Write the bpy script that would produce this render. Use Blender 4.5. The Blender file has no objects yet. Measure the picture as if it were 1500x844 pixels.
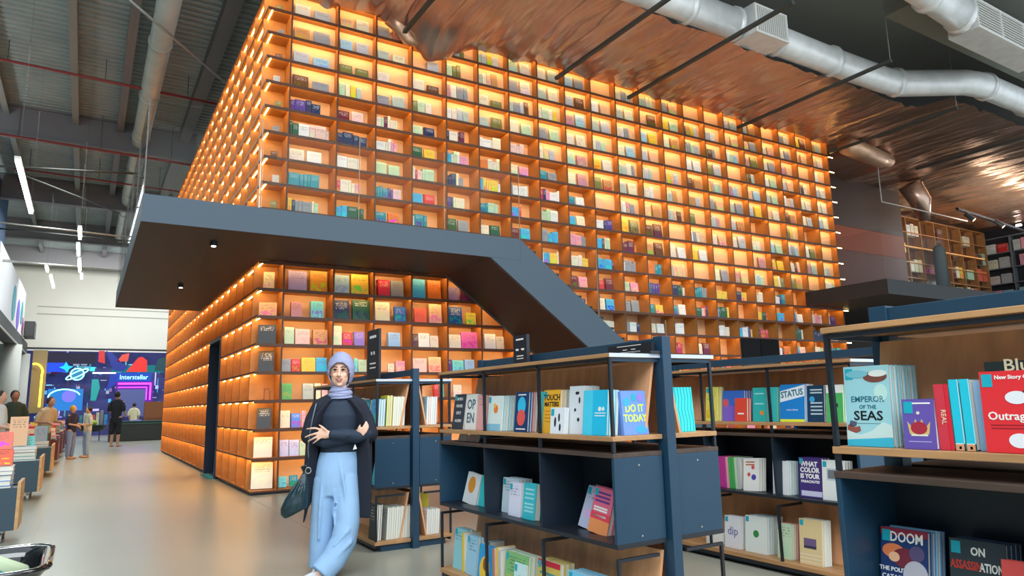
import bpy, bmesh, math, random
from mathutils import Vector, Matrix, noise
random.seed(7)
SC = bpy.context.scene
COL = SC.collection
PI = math.pi
# ---------------------------------------------------------------- camera
cd = bpy.data.cameras.new('camera'); cam = bpy.data.objects.new('camera', cd); COL.objects.link(cam)
cd.sensor_width = 36.0; cd.lens = 1015.28 / 1500 * 36; cd.clip_start = 0.05; cd.clip_end = 200
def cam_axes(yaw, pitch, roll):
    f = Vector((math.sin(yaw) * math.cos(pitch), math.cos(yaw) * math.cos(pitch), math.sin(pitch)))
    r = Vector((math.cos(yaw), -math.sin(yaw), 0)); u = r.cross(f)
    c, s = math.cos(roll), math.sin(roll)
    return c * r + s * u, -s * r + c * u, f
_r, _u, _f = cam_axes(0.5501, 0.1658, -0.0227)
cam.matrix_world = Matrix(((_r.x, _u.x, -_f.x, -2.1038), (_r.y, _u.y, -_f.y, -10.7256), (_r.z, _u.z, -_f.z, 1.2157), (0, 0, 0, 1)))
SC.camera = cam
# ---------------------------------------------------------------- world: even cool ambient fill, added to light the hall from its open side
w = bpy.data.worlds.new('hall_ambient_fill'); SC.world = w; w.use_nodes = True
w.node_tree.nodes['Background'].inputs[0].default_value = (0.80, 0.90, 1.0, 1)
w.node_tree.nodes['Background'].inputs[1].default_value = 1.25
def area(name, loc, rot, sx, sy, power, col):
    l = bpy.data.lights.new(name, 'AREA'); l.shape = 'RECTANGLE'; l.size = sx; l.size_y = sy; l.energy = power; l.color = col
    o = bpy.data.objects.new(name, l); COL.objects.link(o); o.location = loc; o.rotation_euler = rot
    o.data.cycles.max_bounces = 6
    return o
area('shop_fill_light', (-4.5, -13.5, 7.5), (math.radians(40), 0, math.radians(-22)), 9, 5, 700, (0.92, 0.97, 1.0))  # unseen soft fill added to brighten the near racks from the front
area('shop_fill_light', (4.5, -9.5, 7.2), (math.radians(8), 0, 0), 6, 3, 330, (1.0, 0.97, 0.92))  # second unseen fill, added above the racks without a fixture
area('hall_ceiling_light', (-3.0, 12.0, 8.5), (0, 0, 0), 1.2, 22, 620, (0.93, 1.0, 1.0))
area('foil_fill_light', (24.5, -.2, 6.6), (math.radians(150), 0, 0), 5, .3, 75, (1.0, .82, .62))  # added upward light, gives the foil something bright to reflect
area('upper_floor_fill', (28.6, -1.2, 7.0), (0, math.radians(60), 0), 1.0, 2.0, 90, (0.92, 0.95, 1.0))  # added fill without a fixture, lifts the upper floor and foil
area('end_wall_fill', (-1.5, 27.5, 8.4), (math.radians(38), 0, 0), 7, .8, 430, (1.0, 1.0, 0.96))  # added light, put in to brighten the white end wall
area('roof_fill_light', (-7.6, 8.0, 5.6), (math.radians(180), math.radians(-25), 0), 1.0, 26, 560, (0.92, 1.0, 1.0))  # added uplight without a fixture, brightens the ribbed roof
vs = SC.view_settings
vs.view_transform = 'Standard'; vs.look = 'None'; vs.exposure = 0.38; vs.gamma = 1.0; vs.use_curve_mapping = False
try:
    SC.cycles.max_bounces = 7; SC.cycles.diffuse_bounces = 3; SC.cycles.glossy_bounces = 3
    SC.cycles.transmission_bounces = 4; SC.cycles.transparent_max_bounces = 10
    SC.cycles.caustics_reflective = False; SC.cycles.caustics_refractive = False
    SC.cycles.sample_clamp_indirect = 4.0
except Exception: pass
# ---------------------------------------------------------------- helpers
def lin(c):
    return tuple((x / 255 / 12.92) if x <= 10 else (((x / 255) + .055) / 1.055) ** 2.4 for x in c)
class MB:
    def __init__(s): s.v = []; s.f = []; s.m = []; s.uv = {}; s.c = []
    def face(s, idx, m=0): s.f.append(tuple(idx)); s.m.append(m)
    def box(s, x0, x1, y0, y1, z0, z1, m=0, mf=None):
        b = len(s.v)
        s.v += [(x0, y0, z0), (x1, y0, z0), (x1, y1, z0), (x0, y1, z0), (x0, y0, z1), (x1, y0, z1), (x1, y1, z1), (x0, y1, z1)]
        # faces: bottom, top, front(-y), right(+x), back(+y), left(-x)
        for k, q in enumerate(((0, 3, 2, 1), (4, 5, 6, 7), (0, 1, 5, 4), (1, 2, 6, 5), (2, 3, 7, 6), (3, 0, 4, 7))):
            s.face([b + i for i in q], (mf or {}).get(k, m))
        return s
    def hexa(s, p, m=0):
        b = len(s.v); s.v += [tuple(q) for q in p]
        for q in ((0, 3, 2, 1), (4, 5, 6, 7), (0, 1, 5, 4), (1, 2, 6, 5), (2, 3, 7, 6), (3, 0, 4, 7)): s.face([b + i for i in q], m)
        return s
    def beam(s, a, b_, w, h=None, m=0):
        a = Vector(a); b_ = Vector(b_); h = h or w; t = (b_ - a).normalized()
        up = Vector((0, 0, 1)) if abs(t.z) < .9 else Vector((0, 1, 0))
        r = t.cross(up).normalized() * w / 2; u = r.cross(t).normalized() * h / 2
        return s.hexa([a - r - u, a + r - u, b_ + r - u, b_ - r - u, a - r + u, a + r + u, b_ + r + u, b_ - r + u], m)
    def ring(s, c, u, v, n, ph=0):
        b = len(s.v)
        for i in range(n):
            t = ph + 2 * PI * i / n; q = c + u * math.cos(t) + v * math.sin(t); s.v.append(tuple(q))
        return b
    def loft(s, rings, n=16, m=0, cap=True):
        bs = [s.ring(Vector(c), Vector(u), Vector(v), n) for c, u, v in rings]
        for a, b in zip(bs, bs[1:]):
            for i in range(n):
                j = (i + 1) % n; s.face((a + i, a + j, b + j, b + i), m)
        if cap:
            s.face([bs[0] + i for i in reversed(range(n))], m); s.face([bs[-1] + i for i in range(n)], m)
        return s
    def cyl(s, a, b, r, n=10, m=0, r2=None):
        a = Vector(a); b = Vector(b); t = (b - a).normalized(); r2 = r if r2 is None else r2
        up = Vector((0, 0, 1)) if abs(t.z) < .9 else Vector((1, 0, 0))
        u = t.cross(up).normalized(); v = t.cross(u).normalized()
        return s.loft([(a, u * r, v * r), (b, u * r2, v * r2)], n, m)
    def tube(s, pts, rad, n=12, m=0, flat=None, round_=True, up=None):
        pts = [Vector(p) for p in pts]; k = len(pts); rings = []
        upv = Vector(up) if up else Vector((0, 1, 0))
        for i, p in enumerate(pts):
            t = (pts[min(i + 1, k - 1)] - pts[max(i - 1, 0)]).normalized()
            u = t.cross(upv)
            if u.length < .05: u = t.cross(Vector((1, 0, 0)))
            u.normalize(); v = t.cross(u).normalized()
            ra = rad[i]; ra = ra if isinstance(ra, tuple) else (ra, ra)
            if round_ and i == 0:
                for q in (1.0, .72, .38): rings.append((p - t * min(ra) * q * .95, u * ra[0] * math.sqrt(max(.02, 1 - q * q)), v * ra[1] * math.sqrt(max(.02, 1 - q * q))))
            rings.append((p, u * ra[0], v * ra[1]))
            if round_ and i == k - 1:
                for q in (.38, .72, 1.0): rings.append((p + t * min(ra) * q * .95, u * ra[0] * math.sqrt(max(.02, 1 - q * q)), v * ra[1] * math.sqrt(max(.02, 1 - q * q))))
        return s.loft(rings, n, m)
    def ell(s, c, rx, ry, rz, n=16, k=10, m=0):
        c = Vector(c); rings = []
        for i in range(k + 1):
            t = -PI / 2 + PI * (i + .02) / (k + .04); cc = math.cos(t)
            rings.append((c + Vector((0, 0, rz * math.sin(t))), Vector((rx * cc, 0, 0)), Vector((0, ry * cc, 0))))
        return s.loft(rings, n, m)
    def prism(s, poly, x0, x1, axis='x', m=0):
        b = len(s.v); n = len(poly)
        P = {'x': lambda a, p: (a, p[0], p[1]), 'y': lambda a, p: (p[0], a, p[1]), 'z': lambda a, p: (p[0], p[1], a)}[axis]
        for a in (x0, x1): s.v += [P(a, p) for p in poly]
        s.face([b + i for i in range(n)], m); s.face([b + n + i for i in reversed(range(n))], m)
        for i in range(n):
            j = (i + 1) % n; s.face((b + j, b + i, b + n + i, b + n + j), m)
        return s
def link(o, parent=None):
    COL.objects.link(o)
    if parent is not None: o.parent = parent
    return o
WP = {}
def obj(name, mb, mats, parent=None, smooth=False, local=False, bevel=0, fixn=False):
    """one mesh object; the builder's vertices are in world space unless local"""
    if not isinstance(mats, (list, tuple)): mats = [mats]
    me = bpy.data.meshes.new(name)
    if parent is not None and not local: off = WP.get(parent, Vector((0, 0, 0)))
    elif parent is None and not local:
        xs = [v[0] for v in mb.v]; ys = [v[1] for v in mb.v]; zs = [v[2] for v in mb.v]
        off = Vector(((min(xs) + max(xs)) / 2, (min(ys) + max(ys)) / 2, min(zs)))
    else: off = Vector((0, 0, 0))
    me.from_pydata([(v[0] - off.x, v[1] - off.y, v[2] - off.z) for v in mb.v], [], mb.f)
    for m in mats: me.materials.append(m)
    if len(mats) > 1: me.polygons.foreach_set('material_index', mb.m)
    if smooth: me.polygons.foreach_set('use_smooth', [True] * len(me.polygons))
    if mb.uv:
        uvl = me.uv_layers.new(name='UVMap')
        for p in me.polygons:
            uv = mb.uv.get(p.index)
            for k, li in enumerate(p.loop_indices): uvl.data[li].uv = uv[k] if uv else (-1, -1)
    if mb.c:
        ca = me.color_attributes.new('cover_colour', 'FLOAT_COLOR', 'CORNER')
        data = []
        for p in me.polygons: data += list(mb.c[p.index]) * p.loop_total
        ca.data.foreach_set('color', data)
    if fixn:
        bm = bmesh.new(); bm.from_mesh(me); bmesh.ops.recalc_face_normals(bm, faces=bm.faces); bm.to_mesh(me); bm.free()
    me.update()
    o = bpy.data.objects.new(name, me)
    link(o, parent)
    if parent is None and not local: o.location = off; WP[o] = off
    elif parent is not None and not local: WP[o] = off
    if bevel:
        b = o.modifiers.new('bevel', 'BEVEL'); b.width = bevel; b.segments = 2; b.limit_method = 'ANGLE'
    return o
def thing(name, label, cat, loc=(0, 0, 0), rotz=0, group=None):
    o = bpy.data.objects.new(name, None); o.empty_display_size = .1; link(o)
    o.location = loc; o.rotation_euler = (0, 0, rotz); WP[o] = Vector(loc)
    return tag(o, label, cat, group)
def tag(o, label, cat=None, group=None, kind=None):
    if label: o['label'] = label
    if cat: o['category'] = cat
    if group: o['group'] = group
    if kind: o['kind'] = kind
    return o
def struct(name, mb, m, label=None, cat=None, **k):
    o = obj(name, mb, m, **k); o['kind'] = 'structure'
    o['label'] = label or name; o['category'] = cat or name.split('_')[0]
    return o
# ---------------------------------------------------------------- materials
MATS = {}
def mat(name, col, rough=.6, metal=0, spec=.5, emit=None, estr=0, bump=0, bscale=60, vary=0, vscale=8, coat=0, stretch=(1, 1, 1)):
    if name in MATS: return MATS[name]
    m = bpy.data.materials.new(name); m.use_nodes = True; nt = m.node_tree; b = nt.nodes['Principled BSDF']
    c = lin(col); b.inputs['Base Color'].default_value = (*c, 1); b.inputs['Roughness'].default_value = rough
    b.inputs['Metallic'].default_value = metal; b.inputs['Specular IOR Level'].default_value = spec
    if coat: b.inputs['Coat Weight'].default_value = coat
    if emit: b.inputs['Emission Color'].default_value = (*lin(emit), 1); b.inputs['Emission Strength'].default_value = estr
    if vary or bump:
        tc = nt.nodes.new('ShaderNodeTexCoord'); mp = nt.nodes.new('ShaderNodeMapping'); nt.links.new(tc.outputs['Object'], mp.inputs[0]); mp.inputs['Scale'].default_value = stretch
        if vary:
            n = nt.nodes.new('ShaderNodeTexNoise'); n.inputs['Scale'].default_value = vscale; n.inputs['Detail'].default_value = 4
            nt.links.new(mp.outputs[0], n.inputs['Vector'])
            r = nt.nodes.new('ShaderNodeMapRange'); r.inputs[1].default_value = .3; r.inputs[2].default_value = .7; r.inputs[3].default_value = 1 - vary; r.inputs[4].default_value = 1 + vary
            nt.links.new(n.outputs[0], r.inputs[0])
            mx = nt.nodes.new('ShaderNodeVectorMath'); mx.operation = 'SCALE'; mx.inputs[0].default_value = c
            nt.links.new(r.outputs[0], mx.inputs['Scale']); nt.links.new(mx.outputs[0], b.inputs['Base Color'])
        if bump:
            n2 = nt.nodes.new('ShaderNodeTexNoise'); n2.inputs['Scale'].default_value = bscale; n2.inputs['Detail'].default_value = 3
            nt.links.new(mp.outputs[0], n2.inputs['Vector']); bp = nt.nodes.new('ShaderNodeBump'); bp.inputs['Strength'].default_value = bump; bp.inputs['Distance'].default_value = .01
            nt.links.new(n2.outputs[0], bp.inputs['Height']); nt.links.new(bp.outputs[0], b.inputs['Normal'])
    MATS[name] = m; return m
def wood(name, col, scale=(1, 8, 8), vary=.16, rough=.5):
    return mat(name, col, rough=rough, vary=vary, vscale=3.5, stretch=scale, bump=.05, bscale=10)
def emis(name, col, s):
    return mat(name, (0, 0, 0), emit=col, estr=s, rough=.9)
def cover_material(name, attr=False, pattern=True):
    m = bpy.data.materials.new(name); m.use_nodes = True; nt = m.node_tree; N = nt.nodes; L = nt.links
    b = N['Principled BSDF']; b.inputs['Roughness'].default_value = .38; b.inputs['Specular IOR Level'].default_value = .4
    if attr:
        a = N.new('ShaderNodeVertexColor'); a.layer_name = 'cover_colour'; col = a.outputs['Color']; rnd = a.outputs['Alpha']
    else:
        a = N.new('ShaderNodeObjectInfo'); col = a.outputs['Color']; rnd = a.outputs['Random']
    if not pattern:
        L.new(col, b.inputs['Base Color']); return m
    def M(op, x, y=None, z=None):
        n = N.new('ShaderNodeMath'); n.operation = op
        for i, q in enumerate((x, y, z)):
            if q is None: continue
            if isinstance(q, (int, float)): n.inputs[i].default_value = q
            else: L.new(q, n.inputs[i])
        return n.outputs[0]
    uvn = N.new('ShaderNodeUVMap'); uvn.uv_map = 'UVMap'; sp = N.new('ShaderNodeSeparateXYZ'); L.new(uvn.outputs[0], sp.inputs[0])
    u, v = sp.outputs[0], sp.outputs[1]
    def inside(x, lo, hi): return M('MULTIPLY', M('GREATER_THAN', x, lo), M('LESS_THAN', x, hi))
    wn = N.new('ShaderNodeTexWhiteNoise'); wn.noise_dimensions = '3D'; cb = N.new('ShaderNodeCombineXYZ')
    L.new(M('FLOOR', M('MULTIPLY', u, 22)), cb.inputs[0]); L.new(M('FLOOR', M('MULTIPLY', v, 12)), cb.inputs[1]); L.new(rnd, cb.inputs[2]); L.new(cb.outputs[0], wn.inputs['Vector'])
    ink = M('MULTIPLY', M('GREATER_THAN', wn.outputs['Value'], .42), M('GREATER_THAN', M('FRACT', M('MULTIPLY', v, 12)), .5))
    text = M('MULTIPLY', ink, M('MULTIPLY', inside(u, .14, .86), inside(v, M('MULTIPLY_ADD', rnd, .2, .5), .9)))
    lum = N.new('ShaderNodeRGBToBW'); L.new(col, lum.inputs[0])
    tcol = N.new('ShaderNodeMix'); tcol.data_type = 'RGBA'; L.new(M('GREATER_THAN', lum.outputs[0], .3), tcol.inputs[0])
    tcol.inputs[6].default_value = (.9, .9, .85, 1); tcol.inputs[7].default_value = (.05, .05, .09, 1)
    hs = N.new('ShaderNodeHueSaturation'); L.new(M('MULTIPLY_ADD', rnd, .5, .25), hs.inputs['Hue']); hs.inputs['Saturation'].default_value = 1.2; L.new(col, hs.inputs['Color'])
    cb2 = N.new('ShaderNodeCombineXYZ'); L.new(u, cb2.inputs[0]); L.new(v, cb2.inputs[1]); L.new(M('MULTIPLY', rnd, 31), cb2.inputs[2])
    nz = N.new('ShaderNodeTexNoise'); nz.inputs['Scale'].default_value = 4; nz.inputs['Detail'].default_value = 2; L.new(cb2.outputs[0], nz.inputs['Vector'])
    art = M('MULTIPLY', M('MULTIPLY', M('GREATER_THAN', nz.outputs[0], .5), M('MULTIPLY', inside(u, .08, .92), inside(v, .08, .46))), M('GREATER_THAN', M('FRACT', M('MULTIPLY', rnd, 7)), .3))
    m1 = N.new('ShaderNodeMix'); m1.data_type = 'RGBA'; L.new(M('MULTIPLY', art, .75), m1.inputs[0]); L.new(col, m1.inputs[6]); L.new(hs.outputs[0], m1.inputs[7])
    m2 = N.new('ShaderNodeMix'); m2.data_type = 'RGBA'; L.new(M('MULTIPLY', text, .5), m2.inputs[0]); L.new(m1.outputs[2], m2.inputs[6]); L.new(tcol.outputs[2], m2.inputs[7])
    L.new(m2.outputs[2], b.inputs['Base Color'])
    return m
COVER = cover_material('printed_book_cover'); COVERP = cover_material('plain_book_cover', pattern=False); COVERA = cover_material('printed_covers_by_colour', attr=True)
PAPER = mat('book_paper', (232, 228, 214), .8)
NAVY = mat('navy_painted_panel', (28, 62, 86), .42, vary=.05, vscale=2)
BLACK = mat('black_steel', (28, 34, 42), .4)
DARKB = mat('dark_cabinet_interior', (22, 36, 50), .5)
OAK = wood('oak_board', (180, 136, 92), (6, 1, 6))
OAKB = wood('oak_backboard', (222, 166, 122), (1, 5, 1))
DWOOD = wood('dark_walnut_top', (74, 58, 50), (6, 1, 6), .25)
WHITE = mat('white_paint', (225, 226, 222), .5)
PAL = {'lilac': (176, 160, 205), 'ochre': (214, 150, 50), 'pale blue': (165, 205, 225), 'yellow': (245, 205, 70), 'crimson': (215, 45, 75), 'grey': (150, 155, 160),
 'sky blue': (70, 180, 230), 'orange': (235, 130, 50), 'plum': (120, 60, 110), 'dusty pink': (205, 150, 150), 'aqua': (120, 215, 215), 'navy': (35, 50, 90),
 'dark green': (40, 95, 65), 'cream': (240, 230, 195), 'blue': (50, 110, 190), 'coral': (240, 110, 85), 'peach': (245, 195, 150), 'deep blue': (30, 80, 150),
 'lemon yellow': (240, 225, 80), 'pale green': (190, 220, 180), 'blush pink': (235, 200, 190), 'tan': (205, 150, 95), 'red': (215, 55, 55), 'violet': (150, 120, 205),
 'light blue': (150, 190, 230), 'brown': (110, 70, 45), 'white': (238, 238, 232), 'ivory': (236, 226, 205), 'magenta pink': (225, 110, 175), 'pink': (240, 160, 180),
 'purple': (90, 60, 140), 'leaf green': (95, 175, 95), 'pale grey green': (185, 200, 185), 'pale pink': (245, 205, 205), 'cornflower blue': (95, 140, 225),
 'lavender': (205, 200, 235), 'teal': (35, 145, 160), 'black': (28, 28, 32), 'cyan': (60, 205, 235), 'silver': (190, 195, 200), 'maroon': (110, 35, 45), 'olive': (130, 130, 70), 'magenta': (200, 60, 150), 'green': (70, 175, 90)}
def book_mesh(w=1, t=1, h=1, bt=.06, cov=0, pap=1, pages=True, mb=None, origin=(0, 0, 0), ax=None):
    mb = mb or MB()
    n0 = len(mb.f)
    mb.box(-w / 2, w / 2, 0, bt * t, 0, h, 0); mb.uv[n0 + 2] = [(0, 0), (1, 0), (1, 1), (0, 1)]
    mb.box(-w / 2, w / 2, t - bt * t, t, 0, h, 0)
    n1 = len(mb.f)
    mb.box(-w / 2, -w / 2 + .02 * w, bt * t, t - bt * t, 0, h, 0); mb.uv[n1 + 5] = [(.9, .1), (.1, .1), (.1, .9), (.9, .9)]
    if pages: mb.box(-w / 2 + .02 * w, w / 2 - .02 * w, bt * t, t - bt * t, .012 * h, h * .985, 1)
    return mb
_bm = book_mesh(); BOOK_UNIT = None
def small_book(x, y, z, w, t, h, colname, face='-y', lean=0, side=0, label=None, group=None, name='book', jit=.04):
    """a closed book, one mesh: cover faces `face`"""
    global BOOK_UNIT
    if BOOK_UNIT is None:
        o = obj(name, book_mesh(), [COVER, PAPER], local=True); BOOK_UNIT = o.data
    else:
        o = bpy.data.objects.new(name, BOOK_UNIT); link(o)
    o.location = (x, y, z); o.scale = (w, t, h)
    o.rotation_euler = (-lean, side, {'-y': 0, '-x': -PI / 2, 'spine-y': PI / 2, 'spine-x': 0, '+x': PI / 2}.get(face, 0) if isinstance(face, str) else face)
    c = PAL[colname]; o.color = (*[min(1, max(0, q * (1 + random.uniform(-jit, jit)))) for q in lin(c)], 1)
    tag(o, label, 'book', group); return o
def text_mesh(name, s, size, mt, parent, loc, rot=(PI / 2, 0, 0), align='CENTER', sx=1, ext=.0006, bold=0):
    cu = bpy.data.curves.new(name, 'FONT'); cu.body = s; cu.size = size; cu.align_x = align; cu.extrude = ext; cu.offset = bold; cu.space_line = .85; cu.resolution_u = 2
    tmp = bpy.data.objects.new(name, cu); COL.objects.link(tmp)
    dg = bpy.context.evaluated_depsgraph_get(); me = bpy.data.meshes.new_from_object(tmp.evaluated_get(dg))
    bpy.data.objects.remove(tmp); bpy.data.curves.remove(cu)
    me.materials.clear(); me.materials.append(mt)
    o = bpy.data.objects.new(name, me); link(o, parent); o.location = loc; o.rotation_euler = rot; o.scale = (sx, 1, 1)
    return o
# ================================================================ SETTING
def Zl(r): return .06 if r == 0 else .5083 + (r - 1) * .418
def Xc(j): return 0.0 if j == 0 else (.3789 if j == 1 else 1.155 + (j - 2) * .6689)
def Yc(k): return 0.0 if k == 0 else (.3789 if k == 1 else 1.1348 + (k - 2) * .6627)
XE, YE = Xc(22), Yc(21)
fl = mat('pale_vinyl_floor', (164, 163, 148), .30, spec=.5, vary=.05, vscale=.5, bump=.02, bscale=3)
struct('floor', MB().box(-14, 36, -18, 40, -.12, 0), fl, 'pale beige polished hall floor running under everything', 'floor')
sm = mat('floor_seam', (172, 170, 157), .4)
for (x, y0, y1) in ((-2.45, -9, 30), (-.05, -4.4, -.3)):
    struct('trim_%d' % (1 if x < -1 else 2), MB().box(x, x + .012, y0, y1, .0005, .002), sm, 'thin straight seam line in the hall floor', 'trim')
# corrugated roof
roofm = mat('ribbed_metal_roof', (150, 162, 162), .55, metal=.2, vary=.12, vscale=.8)
def corrugated(x0, x1, y0, y1, z):
    m = MB(); y = y0; i = 0; prof = [(0, 0), (.10, 0), (.13, .045), (.19, .045), (.22, 0)]
    while y < y1:
        for a, b in zip(prof, prof[1:]):
            n = len(m.v); m.v += [(x0, y + a[0], z + a[1]), (x1, y + a[0], z + a[1]), (x1, y + b[0], z + b[1]), (x0, y + b[0], z + b[1])]; m.face((n + 3, n + 2, n + 1, n))
        y += .22
    return m
struct('ceiling', corrugated(-9, .6, -4, 34.2, 9.6), roofm, 'grey ribbed metal roof high over the left aisle', 'ceiling')
dkroof = mat('dark_smooth_roof', (140, 142, 136), .6, vary=.06, vscale=.4)
o = struct('ceiling', MB().box(.6, 36, -9, 20, 9.6, 9.7), dkroof, 'plain dark grey roof above the silver ducts', 'ceiling')
beam_m = mat('roof_beam_paint', (140, 146, 142), .6); beam_d = mat('dark_roof_beam', (120, 120, 124), .6)
n = 1
def ibeam_y(x, y0, y1, z, w, h, m, lab):
    b = MB().box(x - w / 2, x + w / 2, y0, y1, z, z + .03).box(x - w / 2, x + w / 2, y0, y1, z + h - .03, z + h).box(x - .02, x + .02, y0, y1, z + .03, z + h - .03)
    return tag(obj('roof_beam', b, m), lab, 'beam')
for x, w_, h_, mm, lab in ((-2.85, .16, .28, beam_m, 'slim long purlin under the roof, left of the round duct'), (-4.45, .14, .28, beam_m, 'leftmost long purlin under the roof'), (-.05, .3, .3, beam_d, 'long purlin nearest the glowing bookcase'), (-1.75, .18, .3, beam_d, 'dark purlin tucked beside the round roof duct')):
    ibeam_y(x, -3, 34, 9.6 - h_, w_, h_, mm, lab)
BL = ['nearest wide cross girder of the left roof', 'second cross girder of the left roof, behind the first', 'third cross girder, far down the hall roof', 'farthest cross girder near the white end wall']
for i, y in enumerate((11.6, 18.5, 25.0, 31.0)):
    b = MB().box(-9, .3, y - .13, y + .13, 8.72, 8.76).box(-9, .3, y - .13, y + .13, 9.56, 9.6).box(-9, .3, y - .03, y + .03, 8.76, 9.56)
    tag(obj('roof_girder', b, beam_d), BL[i], 'beam')
redp = mat('red_sprinkler_paint', (140, 52, 50), .5); steel = mat('bare_steel_pipe', (178, 178, 172), .35, metal=.6); dkp = mat('dark_conduit', (62, 64, 60), .5)
for i, (y, z, r, m_, lab) in enumerate(((7.5, 9.1, .035, redp, 'red sprinkler pipe nearest the camera under the left roof'), (11.2, 8.6, .035, redp, 'red sprinkler pipe in front of the first girder'), (15.2, 8.9, .03, redp, 'third red sprinkler pipe down the hall'), (1.2, 9.3, .04, redp, 'short red pipe behind the tower top'))):
    p = thing('sprinkler_pipe', lab, 'pipe', (-4, y, z)) ; x1 = .4 if i != 3 else 3
    obj('pipe', MB().cyl((-4.6, y, z), (x1, y, z + (x1 + 4.6) * -.02), r, 8), m_, p, smooth=True)
    for xx in (-4.1, -2.2, -.4): obj('hanger', MB().box(xx - .008, xx + .008, y - .008, y + .008, z, 9.6), dkp, p)
for a, b, r, m_, lab in (((-1.9, 3.0, 8.8), (.2, 5.6, 8.75), .028, steel, 'pale diagonal conduit crossing towards the tower top'), ((-5, 11.0, 7.6), (-1.2, 11.0, 7.95), .03, dkp, 'dark pipe sloping up to the round duct'),
        ((-7, 14.5, 7.0), (-1.0, 14.5, 6.85), .028, steel, 'thin pale pipe across the left aisle'), ((-7, 19.5, 6.75), (-1.0, 19.5, 6.6), .05, steel, 'bright silver pipe across the aisle below the tube lights'),
        ((-4.3, 13.2, 8.2), (-1.5, 16.0, 8.0), .03, dkp, 'dark brace slanting under the left roof'), ((-5.5, 18.3, 7.6), (-1.0, 18.3, 7.55), .03, dkp, 'dark horizontal pipe under the second girder')):
    tag(obj('ceiling_pipe', MB().cyl(a, b, r, 8), m_, smooth=True), lab, 'pipe')
# round roof duct (left)
duct_b = mat('beige_round_duct', (190, 196, 186), .5, metal=.3, vary=.1, vscale=2)
t = thing('round_duct', 'beige round duct running down the roof beside the tower', 'duct', (-1.3, 14, 8.9))
obj('pipe', MB().cyl((-1.22, 2.5, 9.1), (-1.22, 26, 9.1), .22, 20), duct_b, t, smooth=True)
for y in (5, 8, 11, 14, 17, 20): obj('flange', MB().cyl((-1.22, y, 9.1), (-1.22, y + .05, 9.1), .245, 20), duct_b, t)
# tube lights of the hall
tube = emis('white_tube_light', (235, 250, 245), 16)
TL = [(-3.51, 4.9, 9.05, 'longest bright tube light at the left edge of the hall'), (-2.52, 10.2, 11.5, 'near tube light of the middle row in the hall'), (-2.57, 12.3, 13.95, 'second tube light of the middle row in the hall'),
      (-2.55, 14.6, 16.8, 'third tube light of the middle row in the hall'), (-2.50, 17.3, 18.2, 'short far tube light of the middle row'), (-3.48, 16.1, 17.2, 'short tube light left of the middle row, far down'), (-3.42, 18.0, 20.8, 'far tube light above the white end wall')]
for x, y0, y1, lab in TL:
    t = thing('tube_light', lab, 'light', (x, (y0 + y1) / 2, 6.0))
    obj('housing', MB().box(x - .05, x + .05, y0, y1, 6.03, 6.09), steel, t); obj('tube', MB().box(x - .035, x + .035, y0 + .03, y1 - .03, 5.985, 6.03), tube, t)
    for yy in (y0 + .3, y1 - .3): obj('hanging_wire', MB().box(x - .0015, x + .0015, yy, yy + .003, 6.09, 9.6), dkp, t)
# end wall and left wall
wallw = mat('white_end_wall', (222, 222, 212), .7, vary=.03, vscale=.5)
struct('wall_back', MB().box(-9, 14, 34, 34.2, 4.72, 9.6), wallw, 'white upper end wall above the neon shops', 'wall')
struct('trim_3', MB().box(-6, 6, 33.93, 34, 4.66, 4.76), BLACK, 'dark line under the white end wall', 'trim')
struct('trim_4', MB().box(-6, 6, 33.94, 34, 4.58, 4.655), WHITE, 'pale line over the neon shop', 'trim')
for z in (6.55, 6.95): struct('trim_5', MB().box(-4.6, 6, 33.97, 34, z, z + .04), mat('wall_cable_grey', (160, 158, 150), .6), 'grey cable tray line along the white wall', 'trim')
dkw = mat('dark_left_shopfront', (70, 84, 92), .6)
struct('wall_left', MB().box(-9.4, -9.2, -18, 34, 0, 9.6), dkw, 'dim wall far behind the left tables', 'wall')
struct('trim_6', MB().box(-5.35, -4.9, 6, 34, 4.35, 4.95), mat('dark_bulkhead', (62, 66, 68), .6), 'dark bulkhead beam over the left shopfronts', 'trim')
struct('trim_7', MB().box(-4.9, -4.86, 6, 34, 4.35, 4.42), steel, 'bright lower edge of the left bulkhead', 'trim')
colm = mat('pale_column', (188, 192, 186), .6)
for i, (x, y) in enumerate(((-5.1, 27.5), (-5.1, 33.2))):
    tag(obj('column', MB().cyl((x, y, 0), (x, y, 4.35), .42, 20), colm, smooth=True), ['pale round column under the left bulkhead beam', 'farther pale column beside the neon shop'][i], 'column')
# sign boards over the left shops
t = thing('shop_sign', 'large white shop sign with violet and teal shapes over the left bulkhead', 'sign', (-5.0, 24, 4.95))
obj('board', MB().box(-5.05, -4.95, 18.5, 31, 5.0, 7.2), mat('sign_white', (226, 226, 230), .5), t)
for (y, z, rz, c) in ((25, 5.9, .75, (70, 170, 190)), (27.4, 5.7, .7, (110, 90, 200)), (29.2, 6.0, .55, (50, 150, 150)), (30.2, 5.5, .4, (170, 90, 150))):
    b = MB().cyl((-4.95, y, z), (-4.93, y, z), rz, 18); obj('sign_shape', b, mat('sign_shape_%d' % int(y * 10), c, .5), t)
tag(obj('banner', MB().box(-5.2, -5.1, 14, 21, 7.2, 9.3), mat('deep_blue_banner', (30, 70, 110), .6, vary=.3, vscale=1.2)), 'deep blue banner hanging above the left shop sign', 'banner')
t = thing('speaker_box', 'black box hung under the far end of the shop sign', 'box', (-4.7, 31, 5.0)); obj('cabinet', MB().box(-4.88, -4.45, 30.4, 31.6, 4.97, 5.75), BLACK, t); obj('grille', MB().box(-4.84, -4.49, 30.38, 30.4, 5.02, 5.7), mat('speaker_grille', (60, 62, 64), .8), t)
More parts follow.
